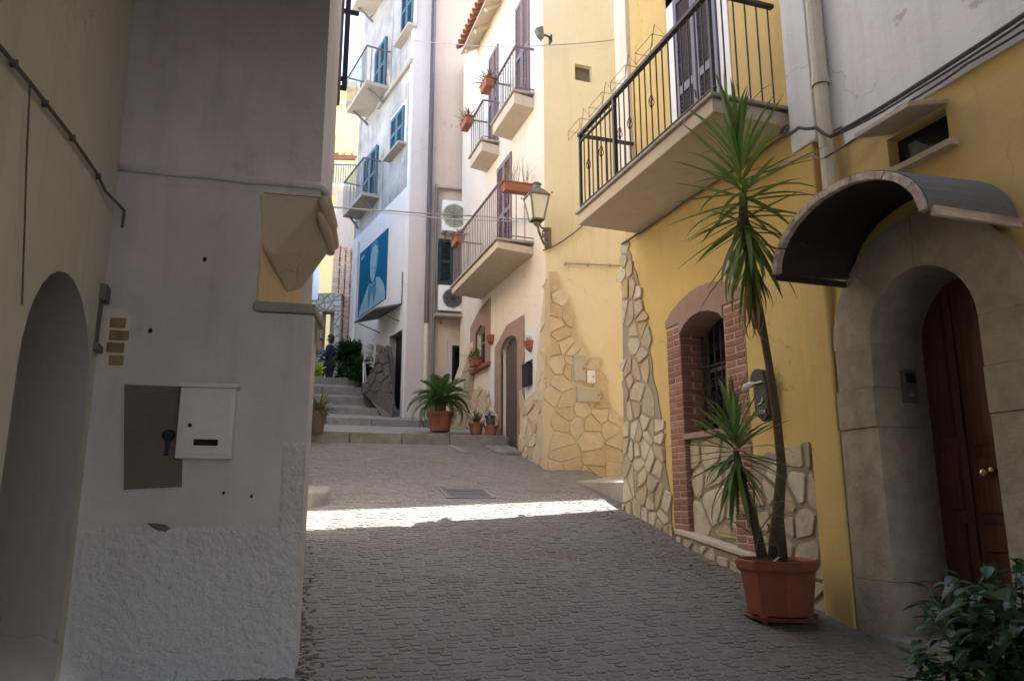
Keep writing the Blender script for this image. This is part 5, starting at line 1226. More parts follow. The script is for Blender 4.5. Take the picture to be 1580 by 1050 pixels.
# ================================================================== CABLES
def cable(pts, r, label, mat='cable', sag=.0, name='cable', group=None):
    P_ = []
    for (a, b) in zip(pts, pts[1:]):
        a, b = Vector(a), Vector(b)
        for i in range(10): t = i/10; P_.append(a + (b-a)*t + Vector((0,0,-sag*4*t*(1-t))))
    P_.append(Vector(pts[-1])); mb = MB(); mb.tube(P_, r, 6); o = part(name, mb, M[mat], loc=tuple(P_[0])); tag(o, label, 'cable', group); return o
cable([(XW-.15,4.30,4.33),(XW-.05,3.6,4.375),(XW-.04,2.2,4.44),(XW-.04,.2,4.5)], .016, 'thickest cable of the bundle running along the foot of the white upper wall', sag=.012)
cable([(XW-.15,4.30,4.32),(XW-.06,3.6,4.335),(XW-.05,2.2,4.40),(XW-.04,.2,4.47)], .009, 'thin middle cable sagging below the thick one on the white upper wall', sag=.02)
cable([(XW-.13,4.40,4.20),(XW-.05,3.75,4.30),(XW-.05,3.2,4.31),(XW-.05,2.2,4.33),(XW-.04,.2,4.40)], .008, 'lowest cable skirting the slab hood above the canopy', sag=.015)
cable([(XW-.04,8.02,4.70),(XW-.05,6.5,4.68),(XW-.05,4.98,4.66),(XW-.16,4.62,4.56),(XW-.17,4.42,4.46),(XW-.15,4.30,4.33)], .014, 'cable running under the balcony slab and round the cream downpipe', sag=.01)
cable([(XW-.05,5.6,4.40),(XW-.08,4.95,4.42),(XW-.16,4.50,4.27),(XW-.13,4.40,4.20)], .008, 'thin frayed cable behind the yucca crown to the downpipe', 'cablegrey', sag=.02)
mb = MB(); mb.tube(scroll(Vector((XW-.10,4.86,4.66)), .06, 1.6, Vector((0,1,0)), Vector((.3,0,1)).normalized()), .010, 5); tag(part('cable_coil', mb, M['cable'], loc=(XW-.1,4.86,4.66)), 'small coil of spare cable beside the balcony corner', 'cable')
cable([onX(-40,20,XL+.02),onX(0,72,XL+.02),onX(50,132,XL+.02),onX(110,210,XL+.02),onX(150,268,XL+.02),onX(163,295,XL+.02),A(.06,pa(172,325)[1],.02),A(.06,pa(178,352)[1],.02)], .008, 'dark cable sagging across the shaded left wall above the recess')
cable([onX(46,132,XL+.015),onX(41,250,XL+.015),onX(38,350,XL+.015),onX(34,470,XL+.015)], .0035, 'thin wire hanging down the left wall beside the arched recess')
yA = 26.0
cable([onD(480,316,9.0), onD(600,325,11.5), onD(735,333,13.4), (X2-.02, onX(822,338,X2).y, onX(822,338,X2).z)], .012, 'thick wire stretched over the lane to the lantern corner', 'cablegrey', sag=.01, group=None)
cable([onD(540,322,18.0), onD(700,338,14.5), (X2-.02, onX(800,337,X2).y, onX(800,337,X2).z-.05)], .009, 'thinner wire stretched over the lane just below the thick one', 'cablegrey', sag=.01)
cable([WL(1.1, pl(610,70)[1], -.05), onD(760,72,12.5), onY(840,70,Y2-.1), onY(960,60,Y2-.06)], .008, 'thin wire crossing high over the lane past the roof tiles', 'cablegrey', sag=.02)
cable([onY(838,386,Y2-.05), onY(865,374,Y2-.05), onY(900,347,Y2-.05), onY(968,300,Y2-.05)], .012, 'cable sloping up the pale gable from the lantern', 'cable', sag=.01)
cable([onD(510,106,24), onD(545,106,24), onD(570,100,24)], .012, 'wire against the sky beside the iron window guard', 'cablegrey')

# ================================================================== PLANTS
def blade(L, W, fold, droop, n=6):
    """one sword leaf along +X, folded along its midrib, arching down towards the tip"""
    mb = MB(); x = z = 0; ang = 0
    for i in range(n+1):
        t = i/n; w = W*min(1, .45+2.4*t)*(1-t**2.2)**.75 if t < 1 else 0
        mb.v += [Vector((x,-w/2,z+fold*w)), Vector((x,0,z)), Vector((x,w/2,z+fold*w))]
        ang = -droop*t*t; x += L/n*math.cos(ang); z += L/n*math.sin(ang)
    for i in range(n):
        for k in range(2): a = 3*i+k; mb.f.append((a,a+1,a+4,a+3))
    return mb
def crown(root, name, c, meshes, count, rr, up_bias, axis=Vector((0,0,1)), length=(.8,1.1), spread=.12, down=-1.2):
    for i in range(count):
        t = (i+.5)/count; az = i*2.39996 + rr.uniform(-.25,.25)
        el = math.pi/2*(1-t)*up_bias + down*t + rr.uniform(-.28,.28)
        dirv = Vector((math.cos(az)*math.cos(el), math.sin(az)*math.cos(el), math.sin(el)))
        side = Vector((-math.sin(az), math.cos(az), 0)); upv = dirv.cross(side)
        if upv.z < 0 and el < 1.2: upv = -upv; side = -side
        s = rr.uniform(*length); o = c + axis*(spread*(1-2*t)) + dirv*.03
        M4 = frame_mat(o, dirv, side, upv) @ Matrix.Diagonal((s, s, s, 1))
        inst(name, meshes[i % len(meshes)] , root, M4)
yl_me = [mesh_of('leaf', blade(.62, w_, .18, d), M['yucca'], smooth=True) for d, w_ in ((.2,.050),(.4,.054),(.1,.044),(.75,.050),(.3,.056),(1.2,.044),(.15,.048))]
ydry = [mesh_of('leaf', blade(.55, .04, .3, d), M['yuccadry'], smooth=True) for d in (.9,1.3)]
# tall yucca in an octagonal red-brown tub
PC = Vector((3.70, 4.86, 0)); gp = gz(4.86)
YP = thing('potted_yucca', 'tall yucca with two stems in an octagonal red-brown plastic tub', 'potted plant', (PC.x, PC.y, gp))
def octring(r, z): return [Vector((PC.x + r*math.cos(R_(22.5+45*k)), PC.y + r*math.sin(R_(22.5+45*k)), gp+z)) for k in range(8)]
def oct_solid(prof):
    mb = MB(); n = len(prof)
    for r, z in prof: mb.v += octring(r, z)
    mb.f = [(i*8+k, i*8+(k+1)%8, (i+1)*8+(k+1)%8, (i+1)*8+k) for i in range(n-1) for k in range(8)] + [tuple(range(8))[::-1], tuple(range((n-1)*8, n*8))]; return mb
part('pot', oct_solid([(.235,.035),(.275,.34),(.30,.345),(.31,.42),(.285,.425),(.265,.37)]), M['redplastic'], YP, bevel=.012)
for k in (0,2,4,6): mb = MB(); mb.lathe([(.03,0.0),(.035,.045)], octring(.22, 0)[k], 8); part('foot', mb, M['redplastic'], YP)
part('saucer', MB().lathe([(.20,.004),(.25,.01),(.27,.034),(.262,.035),(.24,.016)], (PC.x,PC.y,gp), 20), M['redplastic'], YP)
part('soil', oct_solid([(.26,.36),(.262,.385),(.15,.41)]), M['soil'], YP)
D1 = 5.72
tp = [onD(1200,862,D1), onD(1200,800,D1), onD(1206,720,D1), onD(1198,640,D1-.02), onD(1186,560,D1-.05), onD(1174,490,D1-.1), onD(1160,420,D1-.15), onD(1148,350,D1-.2), onD(1146,300,D1-.22)]
part('trunk', MB().tube(tp, [.075,.046,.036,.032,.030,.030,.033,.042,.03], 10), M['trunk'], YP, smooth=True)
rr = random.Random(17)
top = tp[-1]
ax = (tp[-1]-tp[-3]).normalized()
crown(YP, 'leaf', tp[-1] + Vector((0,0,.02)), yl_me, 92, rr, 1.0, ax, (.74,1.10), .36, -1.1)
crown(YP, 'leaf', tp[-2] + Vector((0,0,-.12)), yl_me, 32, rr, .0, ax, (.6,.95), .2, -1.45)
crown(YP, 'leaf', tp[-3] + Vector((0,0,-.02)), ydry, 15, rr, -.6, ax, (.6,1.0), .10, -1.45)
sp = [onD(1176,858,D1-.12), onD(1168,820,D1-.14), onD(1152,770,D1-.17), onD(1140,720,D1-.2), onD(1135,695,D1-.2)]
part('trunk', MB().tube(sp, [.04,.034,.03,.032,.02], 8), M['trunk'], YP, smooth=True)
crown(YP, 'leaf', sp[-1], yl_me, 96, rr, 1.0, Vector((0,0,1)), (.50,.82), .14, -1.2)
crown(YP, 'leaf', onD(1168,830,D1-.15), yl_me, 9, rr, .9, Vector((0,0,1)), (.45,.6), .05, -.2)
crown(YP, 'leaf', onD(1182,800,D1-.15), ydry, 6, rr, .4, Vector((0,0,1)), (.3,.45), .1, -1.4)
mb = MB(); c = onD(1198,862,D1-.2); mb.obox(c, (.03,.01,.012), (0,.012,.0), (0,0,.003)); tag(part('paper_scrap', mb, M['paper'], loc=tuple(c)), 'crumpled scrap of white paper lying on the soil of the yucca tub', 'scrap')

# bush in a terracotta pot, bottom right
BC = Vector((3.07, 2.50, 0)); gb = gz(2.50)-.02
BU = thing('potted_bush', 'leafy dark green bush in a terracotta pot near the brown door', 'potted plant', (BC.x, BC.y, gb))
part('pot', MB().lathe([(.19,.0),(.25,.40),(.285,.40),(.29,.47),(.262,.475),(.25,.43)], (BC.x,BC.y,gb), 28), M['terracotta'], BU, bevel=.006)
part('soil', MB().lathe([(.25,.40),(.25,.43),(.1,.45)], (BC.x,BC.y,gb), 20), M['soil'], BU)
def ovate(L, W, curl, seed=0):
    mb = MB(); n = 5
    for i in range(n+1):
        t = i/n; w = W*math.sin(math.pi*min(1,t*.93+.07)**.8)*(1 if i < n else .05); z = -curl*L*t*t
        mb.v += [Vector((L*t,-w/2,z+.14*w)), Vector((L*t,0,z)), Vector((L*t,w/2,z+.14*w))]
    mb.f = [(3*i+k,3*i+k+1,3*i+k+4,3*i+k+3) for i in range(n) for k in range(2)]; return mb
ol = [mesh_of('leaf', ovate(.10,.068,c_), M['bush'], smooth=True) for c_ in (.2,.4,.1)]
oy = [mesh_of('leaf', ovate(.038,.026,c_), M['bushlime'], smooth=True) for c_ in (.2,.4)]
rr = random.Random(23); stems = MB(); nl_ = 0
for i in range(44):
    az = rr.uniform(0, 2*math.pi); el = rr.uniform(.15, 1.5); L = rr.uniform(.30, .66)*(1 if el > .5 else .8)
    base = Vector((BC.x+rr.uniform(-.08,.08), BC.y+rr.uniform(-.08,.08), gb+.42)); dv = Vector((math.cos(az)*math.cos(el), math.sin(az)*math.cos(el), math.sin(el)))
    pts = [base + dv*L*t + Vector((rr.uniform(-.02,.02), rr.uniform(-.02,.02), -.10*t*t*math.cos(el))) for t in (0,.35,.7,1)]
    stems.tube(pts, [.006,.005,.004,.002], 5)
    for k in range(8):
        t = .30 + .70*(k+.7)/8; j = min(2, int(t*3)); p = pts[j] + (pts[j+1]-pts[j])*(t*3-j)
        a2 = az + rr.choice((-1,1))*rr.uniform(.4,1.5); e2 = rr.uniform(-.5,.5); dd = Vector((math.cos(a2)*math.cos(e2), math.sin(a2)*math.cos(e2), math.sin(e2)))
        sd = Vector((-math.sin(a2+rr.uniform(-.4,.4)), math.cos(a2), rr.uniform(-.3,.3))).normalized(); sd = (sd - dd*sd.dot(dd)).normalized(); s = rr.uniform(.7,1.25)
        if nl_ < 296: inst('leaf', ol[nl_ % 3], BU, frame_mat(p, dd, sd, dd.cross(sd)) @ Matrix.Diagonal((s,s,s,1))); nl_ += 1
part('stem', stems, M['bush'], BU)
lm = MB()
fm = MB()
for i in range(420):
    az = rr.uniform(0, 2*math.pi); el = math.asin(rr.uniform(0,1)); r = .40*rr.uniform(.2,1)**.5; p = Vector((BC.x+r*math.cos(az)*math.cos(el), BC.y+r*math.sin(az)*math.cos(el), gb+.44+r*1.45*math.sin(el)))
    a2 = az + rr.uniform(-1,1); e2 = rr.uniform(-.7,.4); dd = Vector((math.cos(a2)*math.cos(e2), math.sin(a2)*math.cos(e2), math.sin(e2))); sd = Vector((-math.sin(a2), math.cos(a2), rr.uniform(-.3,.3))).normalized(); sd = (sd - dd*sd.dot(dd)).normalized()
    src = ovate(.085*rr.uniform(.7,1.2),.055,.3); m4 = frame_mat(p, dd, sd, dd.cross(sd)); fm.add([m4 @ v for v in src.v], src.f)
tag(part('foliage', fm, M['bush'], BU), kind='stuff')
for i in range(170):
    az = rr.uniform(2.0, 4.3); r = rr.uniform(.05,.40); p = Vector((BC.x+r*math.cos(az), BC.y+r*math.sin(az), gb+.46+rr.uniform(-.1,.26)*(1 if r<.25 else .6)))
    a2 = rr.uniform(0,6.28); e2 = rr.uniform(-.4,.9); dd = Vector((math.cos(a2)*math.cos(e2), math.sin(a2)*math.cos(e2), math.sin(e2))); sd = Vector((-math.sin(a2), math.cos(a2), 0))
    src = ovate(.034,.022,.3); m4 = frame_mat(p, dd, sd, dd.cross(sd)); lm.add([m4 @ v for v in src.v], src.f)
tag(part('foliage', lm, M['bushlime'], BU), kind='stuff')

# cycad in a terracotta pot on the first landing
CY = Vector((3.03, 12.95, 2.76))
CP = thing('potted_cycad', 'sago palm with arching fronds in a terracotta pot on the first landing', 'potted plant', tuple(CY))
part('pot', MB().lathe([(.17,0),(.205,.27),(.23,.27),(.235,.34),(.215,.345),(.20,.31)], CY, 24), M['terracotta'], CP)
part('trunk', MB().lathe([(.20,.28),(.11,.33),(.10,.46),(.05,.52)], CY, 12), M['trunk'], CP)
def frond(L, droop):
    mb = MB(); n = 26; x = z = 0; pts = []
    for i in range(n+1):
        t = i/n; ang = -droop*t; pts.append(Vector((x,0,z))); x += L/n*math.cos(ang); z += L/n*math.sin(ang)
    mb.tube(pts[::5]+[pts[-1]], [.009,.008,.006,.005,.004,.003,.002][:len(pts[::5])+1], 4)
    for i in range(4, n+1):
        t = i/n; l = .17*math.sin(math.pi*(t*.85+.12))**.7
        for s_ in (-1,1):
            p = pts[i]; q_ = p + Vector((l*.55, s_*l*.8, l*.12)); w = Vector((.015,0,0)); mb.add([p-w, p+w, q_+w*.2, (p+q_)/2 - w*1.1 + Vector((0,0,.01))], [(0,1,2,3)])
    return mb
frs = [mesh_of('frond', frond(.72, d), M['cycad']) for d in (.9,1.4,1.9,2.3)]
rr = random.Random(4)
for i in range(32):
    az = i*2.39996; el = 1.35 - 1.35*(i/32); dd = Vector((math.cos(az)*math.cos(el), math.sin(az)*math.cos(el), math.sin(el))); sd = Vector((-math.sin(az), math.cos(az), 0)); s = rr.uniform(.75,1.05)
    inst('frond', frs[min(3, int(i/32*4))], CP, frame_mat(CY+Vector((0,0,.50)), dd, sd, dd.cross(sd)) @ Matrix.Diagonal((s,s,s,1)))

def tuft(parent, c, n, L, W, mat, rr, lo=.5, hi=1.5, droop=.6, name='leaf', joined=True):
    mb = MB()
    for i in range(n):
        az = rr.uniform(0, 6.28); el = rr.uniform(lo, hi); l = L*rr.uniform(.6,1.1); src = blade(l, W, .2, droop*rr.uniform(.4,1.4), 4)
        dd = Vector((math.cos(az)*math.cos(el), math.sin(az)*math.cos(el), math.sin(el))); sd = Vector((-math.sin(az), math.cos(az), 0)); m4 = frame_mat(c + Vector((rr.uniform(-.05,.05)*L*2, rr.uniform(-.05,.05)*L*2, 0)), dd, sd, dd.cross(sd)); mb.add([m4 @ v for v in src.v], src.f)
    return tag(part('foliage', mb, M[mat], parent), kind='stuff')
def pot_plant(name, label, c, r, h, potmat, n, L, W, leafmat, seed, group=None, lo=.5, hi=1.5, droop=.6):
    t = thing(name, label, 'potted plant', tuple(c), group); c = Vector(c)
    part('pot', MB().lathe([(r*.72,0),(r*.95,h*.8),(r*1.08,h*.8),(r*1.1,h),(r*.98,h*1.01),(r*.9,h*.9)], c, 16), M[potmat], t)
    part('soil', MB().lathe([(r*.9,h*.86),(r*.9,h*.92),(.01,h*.95)], c, 12), M['soil'], t)
    tuft(t, c + Vector((0,0,h*.9)), n, L, W, leafmat, random.Random(seed), lo, hi, droop); return t
z12 = lambda y: 2.66 + (y-12.5)*.153
pot_plant('potted_plant', 'small terracotta pot of straggly weeds between the sago palm and the cream house', (3.66,12.85,z12(12.85)), .13, .20, 'terracotta', 30, .32, .03, 'olive', 1)
pot_plant('potted_plant', 'low wide terracotta pot of dry grass beside the brown arched door', (3.86,12.62,z12(12.62)), .12, .18, 'terracotta', 26, .26, .02, 'yuccadry', 2)
pot_plant('potted_plant', 'small glazed blue pot by the wall of the cream house', (3.93,12.92,z12(12.92)+.14), .085, .20, 'bluepot', 14, .14, .02, 'olive', 3)
pot_plant('potted_plant', 'trailing green plant in a tall pot behind the left corner by the steps', tuple(onD(489,668,11.9)), .13, .34, 'plank', 70, .42, .035, 'olive', 4, lo=.1, hi=1.5, droop=1.4)
# wall pots either side of the arched door
def wall_pot(px, py, label, dry):
    p = onX(px, py, X2); t = thing('wall_pot', label, 'wall pot', tuple(p), 'half-round terracotta wall pots on the cream house')
    mb = MB(); n = 10; prof = [(.03,-.17),(.09,-.12),(.125,-.02),(.13,0),(.11,0)]
    for r, z in prof:
        for k in range(n+1): a = math.pi/2 + math.pi*k/n; mb.v.append(Vector((p.x+r*math.cos(a), p.y+r*math.sin(a), p.z+z)))
    L = n+1; mb.f = [(i*L+k,i*L+k+1,(i+1)*L+k+1,(i+1)*L+k) for i in range(len(prof)-1) for k in range(n)] + [tuple(range(L))[::-1], tuple(range(4*L,5*L))] + [(i*L, (i+1)*L, (i+1)*L+n, i*L+n) for i in range(4)]
    part('pot', mb, M['terracotta'], t); 
    tuft(t, p + Vector((-.06,0,-.01)), 24 if dry else 8, .16 if dry else .08, .008, 'yuccadry' if dry else 'olive', random.Random(8), .8, 1.5, .2)
wall_pot(760, 518, 'left half-round terracotta pot, between the small window and the arched door', False)
wall_pot(820, 527, 'right half-round terracotta pot with dry stalks, above the dark letterbox', True)
p = onX(818, 577, X2); DB = thing('letterbox', 'flat black letterbox on white plaster beside the arched door of the cream house', 'letterbox', tuple(p))
mb = MB(); mb.box(X2-.09, X2-.01, p.y-.15, p.y+.15, p.z-.19, p.z+.16); part('body', mb, M['black'], DB, bevel=.008)
mb = MB(); mb.prism([(X2-.11,p.y-.165,p.z+.15),(X2-.11,p.y+.165,p.z+.15),(X2-.01,p.y+.165,p.z+.21),(X2-.01,p.y-.165,p.z+.21)], (0,0,.012)); part('lid', mb, M['black'], DB)
# flower boxes hung on the balconies of the cream house
def flower_box(c, L, along, label, kind, seed):
    c = Vector(c); t = thing('flower_box', label, 'flower box', tuple(c), 'terracotta flower boxes on the balconies')
    w = .085; al = Vector(along); ac_ = Vector((al.y, -al.x, 0))
    mb = MB(); b0, b1 = .8, 1.0
    vs = [c+al*s*L/2*k+ac_*q_*w*k+Vector((0,0,z)) for k, z in ((.9,0),(1,.16)) for s, q_ in ((-1,-1),(1,-1),(1,1),(-1,1))]
    mb.add(vs, [(3,2,1,0),(0,1,5,4),(1,2,6,5),(2,3,7,6),(3,0,4,7)]); mb.add([v + Vector((0,0,-.03)) if i > 3 else v for i, v in enumerate(vs)], [(4,5,6,7)])
    part('box', mb, M['terracotta'], t, bevel=.006)
    mb = MB()
    for s in (-1,1): mb.bar(c+al*s*(L/2+.004)+Vector((0,0,.15))-ac_*w, c+al*s*(L/2+.004)+Vector((0,0,.15))+ac_*w, .03, .022)
    for q_ in (-1,1): mb.bar(c-al*L/2+ac_*q_*w+Vector((0,0,.15)), c+al*L/2+ac_*q_*w+Vector((0,0,.15)), .022, .022)
    part('rim', mb, M['terracotta'], t)
    rr = random.Random(seed)
    for k in range(3): tuft(t, c+al*(k-1)*L*.3+Vector((0,0,.13)), *( (10,.62,.010,'yuccadry',rr,.95,1.5,.3) if kind == 'dry' else (16,.30,.03,'olive',rr,.2,1.5,1.2)))
XQ = XF3 - .06
y3a = q(767,372,XF3).y
flower_box((3.76, y3a-.12, SL3+.80), .50, (1,0,0), 'flower box with tall dry stalks on the lowest balcony, above the lantern', 'dry', 1)
y1f = q(760,184,XF1).y
flower_box((XF1-.10, y1f+.02, SL1+.70), .40, (0,1,0), 'empty-looking flower box on the far end of the topmost balcony', 'low', 2)
y2f = q(725,242,XF2).y
flower_box((XF2-.10, y2f-.1, SL2+.62), .44, (0,1,0), 'flower box with trailing green plant on the middle balcony', 'green', 3)
flower_box((XF3+.02, q(697,447,XF3).y-.35, SL3+.78), .42, (0,1,0), 'flower box at the far end of the lowest balcony, before the green shutters', 'low', 4)
p = onX(737, 566, X2-.08); flower_box((X2-.12, p.y, wz0-.055), .36, (0,1,0), 'small terracotta planter on the sill of the little arched window', 'low', 5)
# plant box on the far balcony
cfb = WF(*pf(536,262), 1.0); flower_box(tuple(cfb), 1.0, tuple(df), 'flower box with pale blossoms on the balcony of the far yellow house', 'green', 6)

# spiky shrubs behind the top steps
def shrub(px0, px1, pyt, pyb, d, label, seed, n=1100):
    b = onD((px0+px1)/2, pyb, d); t_ = onD((px0+px1)/2, pyt, d); w = (onD(px1,pyb,d)-onD(px0,pyb,d)).length; h = t_.z - b.z
    t = thing('shrub', label, 'shrub', tuple(b), 'spiky shrubs behind the top steps'); rr = random.Random(seed); mb = MB(); st_ = MB()
    for k in range(11):
        hd = b + Vector((rr.uniform(-.42,.42)*w, rr.uniform(-.3,.3)*w, h*rr.uniform(.15,.72))); st_.tube([b + Vector((rr.uniform(-.1,.1),0,0)), (b+hd)/2 + Vector((rr.uniform(-.05,.05),0,0)), hd], [.03,.025,.02], 6)
        for i in range(n//11):
            az = rr.uniform(0,6.28); el = rr.uniform(-.7,1.45); src = blade(rr.uniform(.3,.5)*h*.62, .05, .2, rr.uniform(.2,.9), 4); dd = Vector((math.cos(az)*math.cos(el), math.sin(az)*math.cos(el), math.sin(el))); sd = Vector((-math.sin(az), math.cos(az), 0)); m4 = frame_mat(hd, dd, sd, dd.cross(sd)); mb.add([m4 @ v for v in src.v], src.f)
    part('trunk', st_, M['trunk'], t); tag(part('foliage', mb, M['shrub'], t), kind='stuff')
shrub(520, 566, 518, 604, 18.9, 'left spiky green shrub beside the two people', 1)
shrub(548, 606, 508, 608, 18.2, 'right spiky green shrub below the blue banner', 2)
LP = thing('lime_plant', 'bright lime-green bush at the top of the steps beside the two people', 'plant', tuple(onD(490,590,20.2)))
rr = random.Random(3); mb = MB(); b = onD(489,588,20.2)
for i in range(260):
    p = b + Vector((rr.gauss(0,.07), rr.gauss(0,.10), .10+abs(rr.gauss(.2,.13)))); az, el = rr.uniform(0,6.28), rr.uniform(-.4,1); src = ovate(.09,.06,.3); dd = Vector((math.cos(az)*math.cos(el), math.sin(az)*math.cos(el), math.sin(el))); sd = Vector((-math.sin(az), math.cos(az), 0)); m4 = frame_mat(p, dd, sd, dd.cross(sd)); mb.add([m4 @ v for v in src.v], src.f)
tag(part('foliage', mb, M['lime'], LP), kind='stuff')
part('stem', MB().tube([b+Vector((0,0,-.1)), b+Vector((.02,0,.35))], [.02,.01], 6), M['bush'], LP)

# ================================================================== PEOPLE at the top of the steps
def skin_mesh(name, verts, edges, radii, mat, parent, root=0, sub=2):
    me = bpy.data.meshes.new(name); org = ORG[parent]; me.from_pydata([tuple(Vector(v)) for v in verts], edges, []); me.update(); me.materials.append(mat)
    o = bpy.data.objects.new(name, me); COL.objects.link(o); o.parent = parent; ORG[o] = org
    m = o.modifiers.new('skin', 'SKIN'); m.use_smooth_shade = True
    for i, r in enumerate(radii):
        sv = me.skin_vertices[0].data[i]; sv.radius = r if isinstance(r, tuple) else (r, r); sv.use_root = (i == root)
    s = o.modifiers.new('subsurf', 'SUBSURF'); s.levels = sub; s.render_levels = sub; return o
def person(c, rot, label, top_mat, leg_mat, arms, seed, hair_long=True):
    c = Vector(c); t = thing('person', label, 'person', tuple(c)); t.rotation_euler = (0,0,rot)
    lr = [(0,0,.93),(0,0,1.06),(0,.0,1.20),(0,.0,1.36),(0,.0,1.44),(0,.01,1.50),(0,.02,1.57),(0,.03,1.63),(0,.02,1.70)]
    rad = [(.15,.105),(.125,.09),(.135,.095),(.14,.085),(.07,.06),(.05,.05),(.065,.072),(.078,.09),(.055,.065)]
    V, E, Rr = list(lr), [(i,i+1) for i in range(8)], list(rad)
    def chain(root, pts, rs):
        prev = root
        for p, r in zip(pts, rs): V.append(p); Rr.append(r); E.append((prev, len(V)-1)); prev = len(V)-1
    for s in (-1,1):
        chain(0, [(s*.095,.01,.80),(s*.10,.015,.50),(s*.10,.0,.12),(s*.10,-.01,.05),(s*.105,.14,.03)], [.085,.056,.040,.042,.032])
    for s, a in zip((-1,1), arms):
        chain(3, [(s*.165,0,1.37)] + a[:1] + a[1:2] + a[2:3], [.052,.042,.034,.026])
        w = Vector(a[2]); el = Vector(a[1]); fd = (w-Vector(a[0])).normalized()
        ip = len(V)-1
        V.append(tuple(w+fd*.075)); Rr.append(.030); E.append((ip,len(V)-1)); pi_ = len(V)-1
        sd = fd.cross(Vector((0,0,1))); sd = sd.normalized() if sd.length > .1 else Vector((1,0,0))
        for k, (off, l) in enumerate(((-.028,.07),(-.009,.08),(.010,.075),(.028,.06))):
            V.append(tuple(w+fd*(.085+l*.5)+sd*off)); Rr.append(.009); E.append((pi_,len(V)-1)); V.append(tuple(w+fd*(.08+l)+sd*off+Vector((0,0,-.012)))); Rr.append(.008); E.append((len(V)-2,len(V)-1))
        V.append(tuple(w+fd*.045+sd*-.05)); Rr.append(.011); E.append((ip,len(V)-1))
    skin_mesh('body', V, E, Rr, M['skin'], t)
    # face: nose, eyes, mouth, ears
    f = MB(); f.hull([Vector(v) for v in ((0,.135,1.60),(-.014,.112,1.595),(.014,.112,1.595),(0,.108,1.645),(0,.10,1.59))]); part_local('nose', f, M['skin'], t)
    f = MB()
    for s in (-1,1): f.lathe([(.001,-.006),(.011,0),(.001,.006)], (s*.031,.107,1.640), 8)
    part_local('eyes', f, M['black'], t)
    f = MB(); f.obox((0,.112,1.572),(.024,0,0),(0,.004,0),(0,0,.005)); part_local('mouth', f, M['redink'], t)
    f = MB()
    for s in (-1,1): f.lathe([(.004,-.03),(.014,-.01),(.016,.015),(.004,.03)], (s*.083,.02,1.63), 8)
    part_local('ears', f, M['skin'], t)
    h = MB(); hp = [(.02,1.775),(.062,1.755),(.088,1.71),(.096,1.66),(.094,1.60),(.07,1.50 if hair_long else 1.58)]
    nn = 18
    for r, z in hp:
        for k in range(nn+1): a = math.pi*(-.18) - math.pi*1.0 + (math.pi*1.36)*k/nn - 0; a = math.radians(160) + math.radians(220)*k/nn; h.v.append(Vector((r*math.cos(a)*.98, .012 + r*math.sin(a)*1.08, z)))
    L = nn+1; h.f = [(i*L+k,i*L+k+1,(i+1)*L+k+1,(i+1)*L+k) for i in range(len(hp)-1) for k in range(nn)] + [tuple(range(L))]
    h.lathe([(.001,1.785),(.05,1.772),(.075,1.74),(.088,1.70)], (0,.018,0), 18); part_local('hair', h, M['hair'], t, smooth=True)
    # clothes
    Vt = [(0,0,.74),(0,0,1.05),(0,0,1.20),(0,0,1.36),(0,0,1.43)]; Et = [(0,1),(1,2),(2,3),(3,4)]; Rt = [(.215,.165),(.19,.15),(.195,.152),(.20,.145),(.11,.095)]
    for s, a in zip((-1,1), arms):
        k = len(Vt); Vt += [(s*.17,0,1.37), a[0], a[1], tuple(Vector(a[1])*.25+Vector(a[2])*.75)]; Et += [(3,k),(k,k+1),(k+1,k+2),(k+2,k+3)]; Rt += [.085,.072,.062,.054]
    skin_mesh('jacket', Vt, Et, Rt, top_mat, t)
    Vl = [(0,0,1.0)]; El = []; Rl = [(.175,.135)]
    for s in (-1,1):
        k = len(Vl); Vl += [(s*.095,.01,.80),(s*.10,.015,.50),(s*.10,0,.10)]; El += [(0,k),(k,k+1),(k+1,k+2)]; Rl += [.125,.092,.074]
    skin_mesh('trousers', Vl, El, Rl, leg_mat, t)
    sh = MB()
    for s in (-1,1): sh.hull([Vector((s*.10+dx, dy, dz)) for dx in (-.045,.045) for dy, dz in ((-.075,0),(.19,0),(-.07,.09),(.05,.10),(.18,.04))])
    part_local('shoes', sh, M['black'], t)
    return t
def part_local(name, mb, mat, t, smooth=False):
    me = mesh_of(name, mb, mat, Vector(), smooth); o = bpy.data.objects.new(name, me); COL.objects.link(o); o.parent = t; ORG[o] = ORG[t]; return o
pz = 4.49
p = onD(508, 584, 21.3)
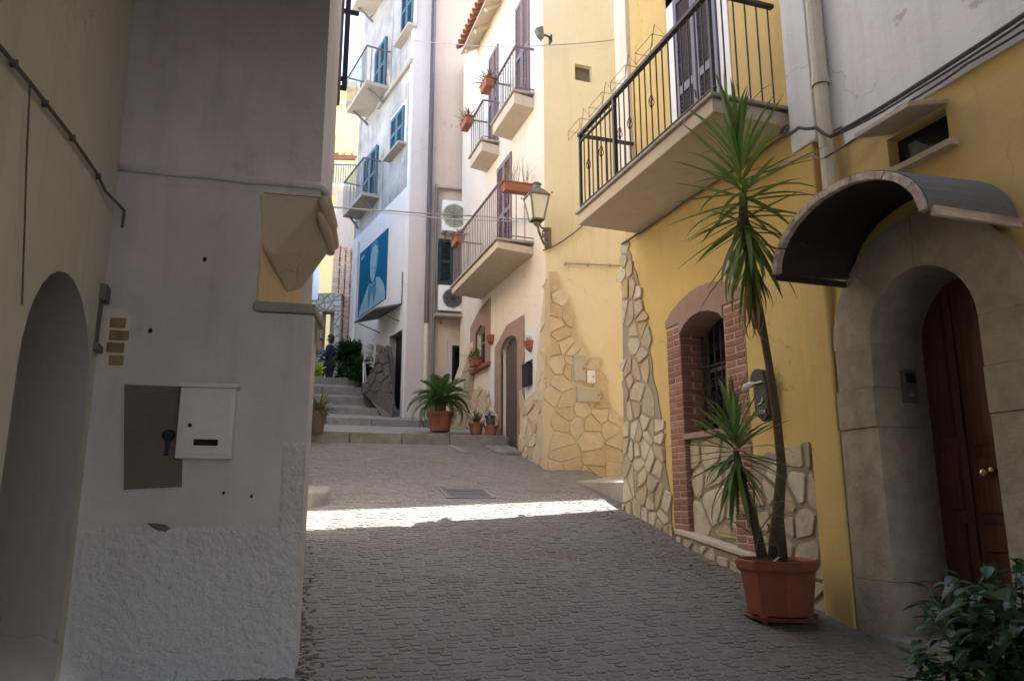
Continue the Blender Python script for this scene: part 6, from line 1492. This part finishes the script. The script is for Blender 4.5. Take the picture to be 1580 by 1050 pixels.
person((p.x, p.y, pz), R_(75), 'person in dark navy jacket and black trousers with arms folded, seen from the side', M['navy'], M['blackcloth'],
       [[(-.24,.06,1.14),(-.17,.20,1.06),(.02,.25,1.10)], [(.24,.06,1.14),(.16,.21,1.10),(-.04,.25,1.13)]], 1)
p = onD(490, 584, 21.8)
person((p.x, p.y, pz), R_(-160), 'person in faded blue shirt half hidden by the left corner', M['bluecloth'], M['navy'],
       [[(-.23,-.02,1.12),(-.25,.06,.90),(-.24,.10,.80)], [(.23,-.02,1.12),(.25,.05,.88),(.24,.10,.78)]], 2, False)

# grit and small stones gathered along the foot of the left wall, dry leaves by the right one
rr = random.Random(12); gv = MB()
for i in range(260):
    yv = rr.uniform(4.2, 7.0); xv = .30 + abs(rr.gauss(0,.07)); r = rr.uniform(.006,.022); c = Vector((xv, yv, gz(yv)+r*.3))
    gv.hull([c + Vector((rr.uniform(.6,1)*r*math.cos(a), rr.uniform(.6,1)*r*math.sin(a), z*r)) for a in (0,1.2,2.5,3.7,5) for z in (-.4,.5)])
tag(part('gravel', gv, M['step']), kind='stuff', label='grit and small stones along the foot of the left wall')
dl_ = MB()
for i in range(150):
    yv = rr.uniform(4.6, 9.2); xv = 4.02 - abs(rr.gauss(0,.30)); a2 = rr.uniform(0,6.28); src = ovate(rr.uniform(.03,.06),.02,.6); dd = Vector((math.cos(a2),math.sin(a2),.1)).normalized(); sd = Vector((-math.sin(a2),math.cos(a2),.1)); sd=(sd-dd*sd.dot(dd)).normalized()
    m4 = frame_mat(Vector((xv,yv,gz(yv)+.012)), dd, sd, dd.cross(sd)); dl_.add([m4 @ v for v in src.v], src.f)
tag(part('dry_leaves', dl_, M['yuccadry']), kind='stuff', label='dry leaves scattered along the foot of the yellow wall')

# clips holding the sagging cable on the shaded wall
for px, py in ((22,98),(70,160),(112,213),(152,272)):
    c = onX(px, py, XL+.012); cp = MB(); cp.obox(c, (.010,0,0), (0,.010,.008), (0,-.007,.010)); part('cable_clip', cp, M['cable'], LH)
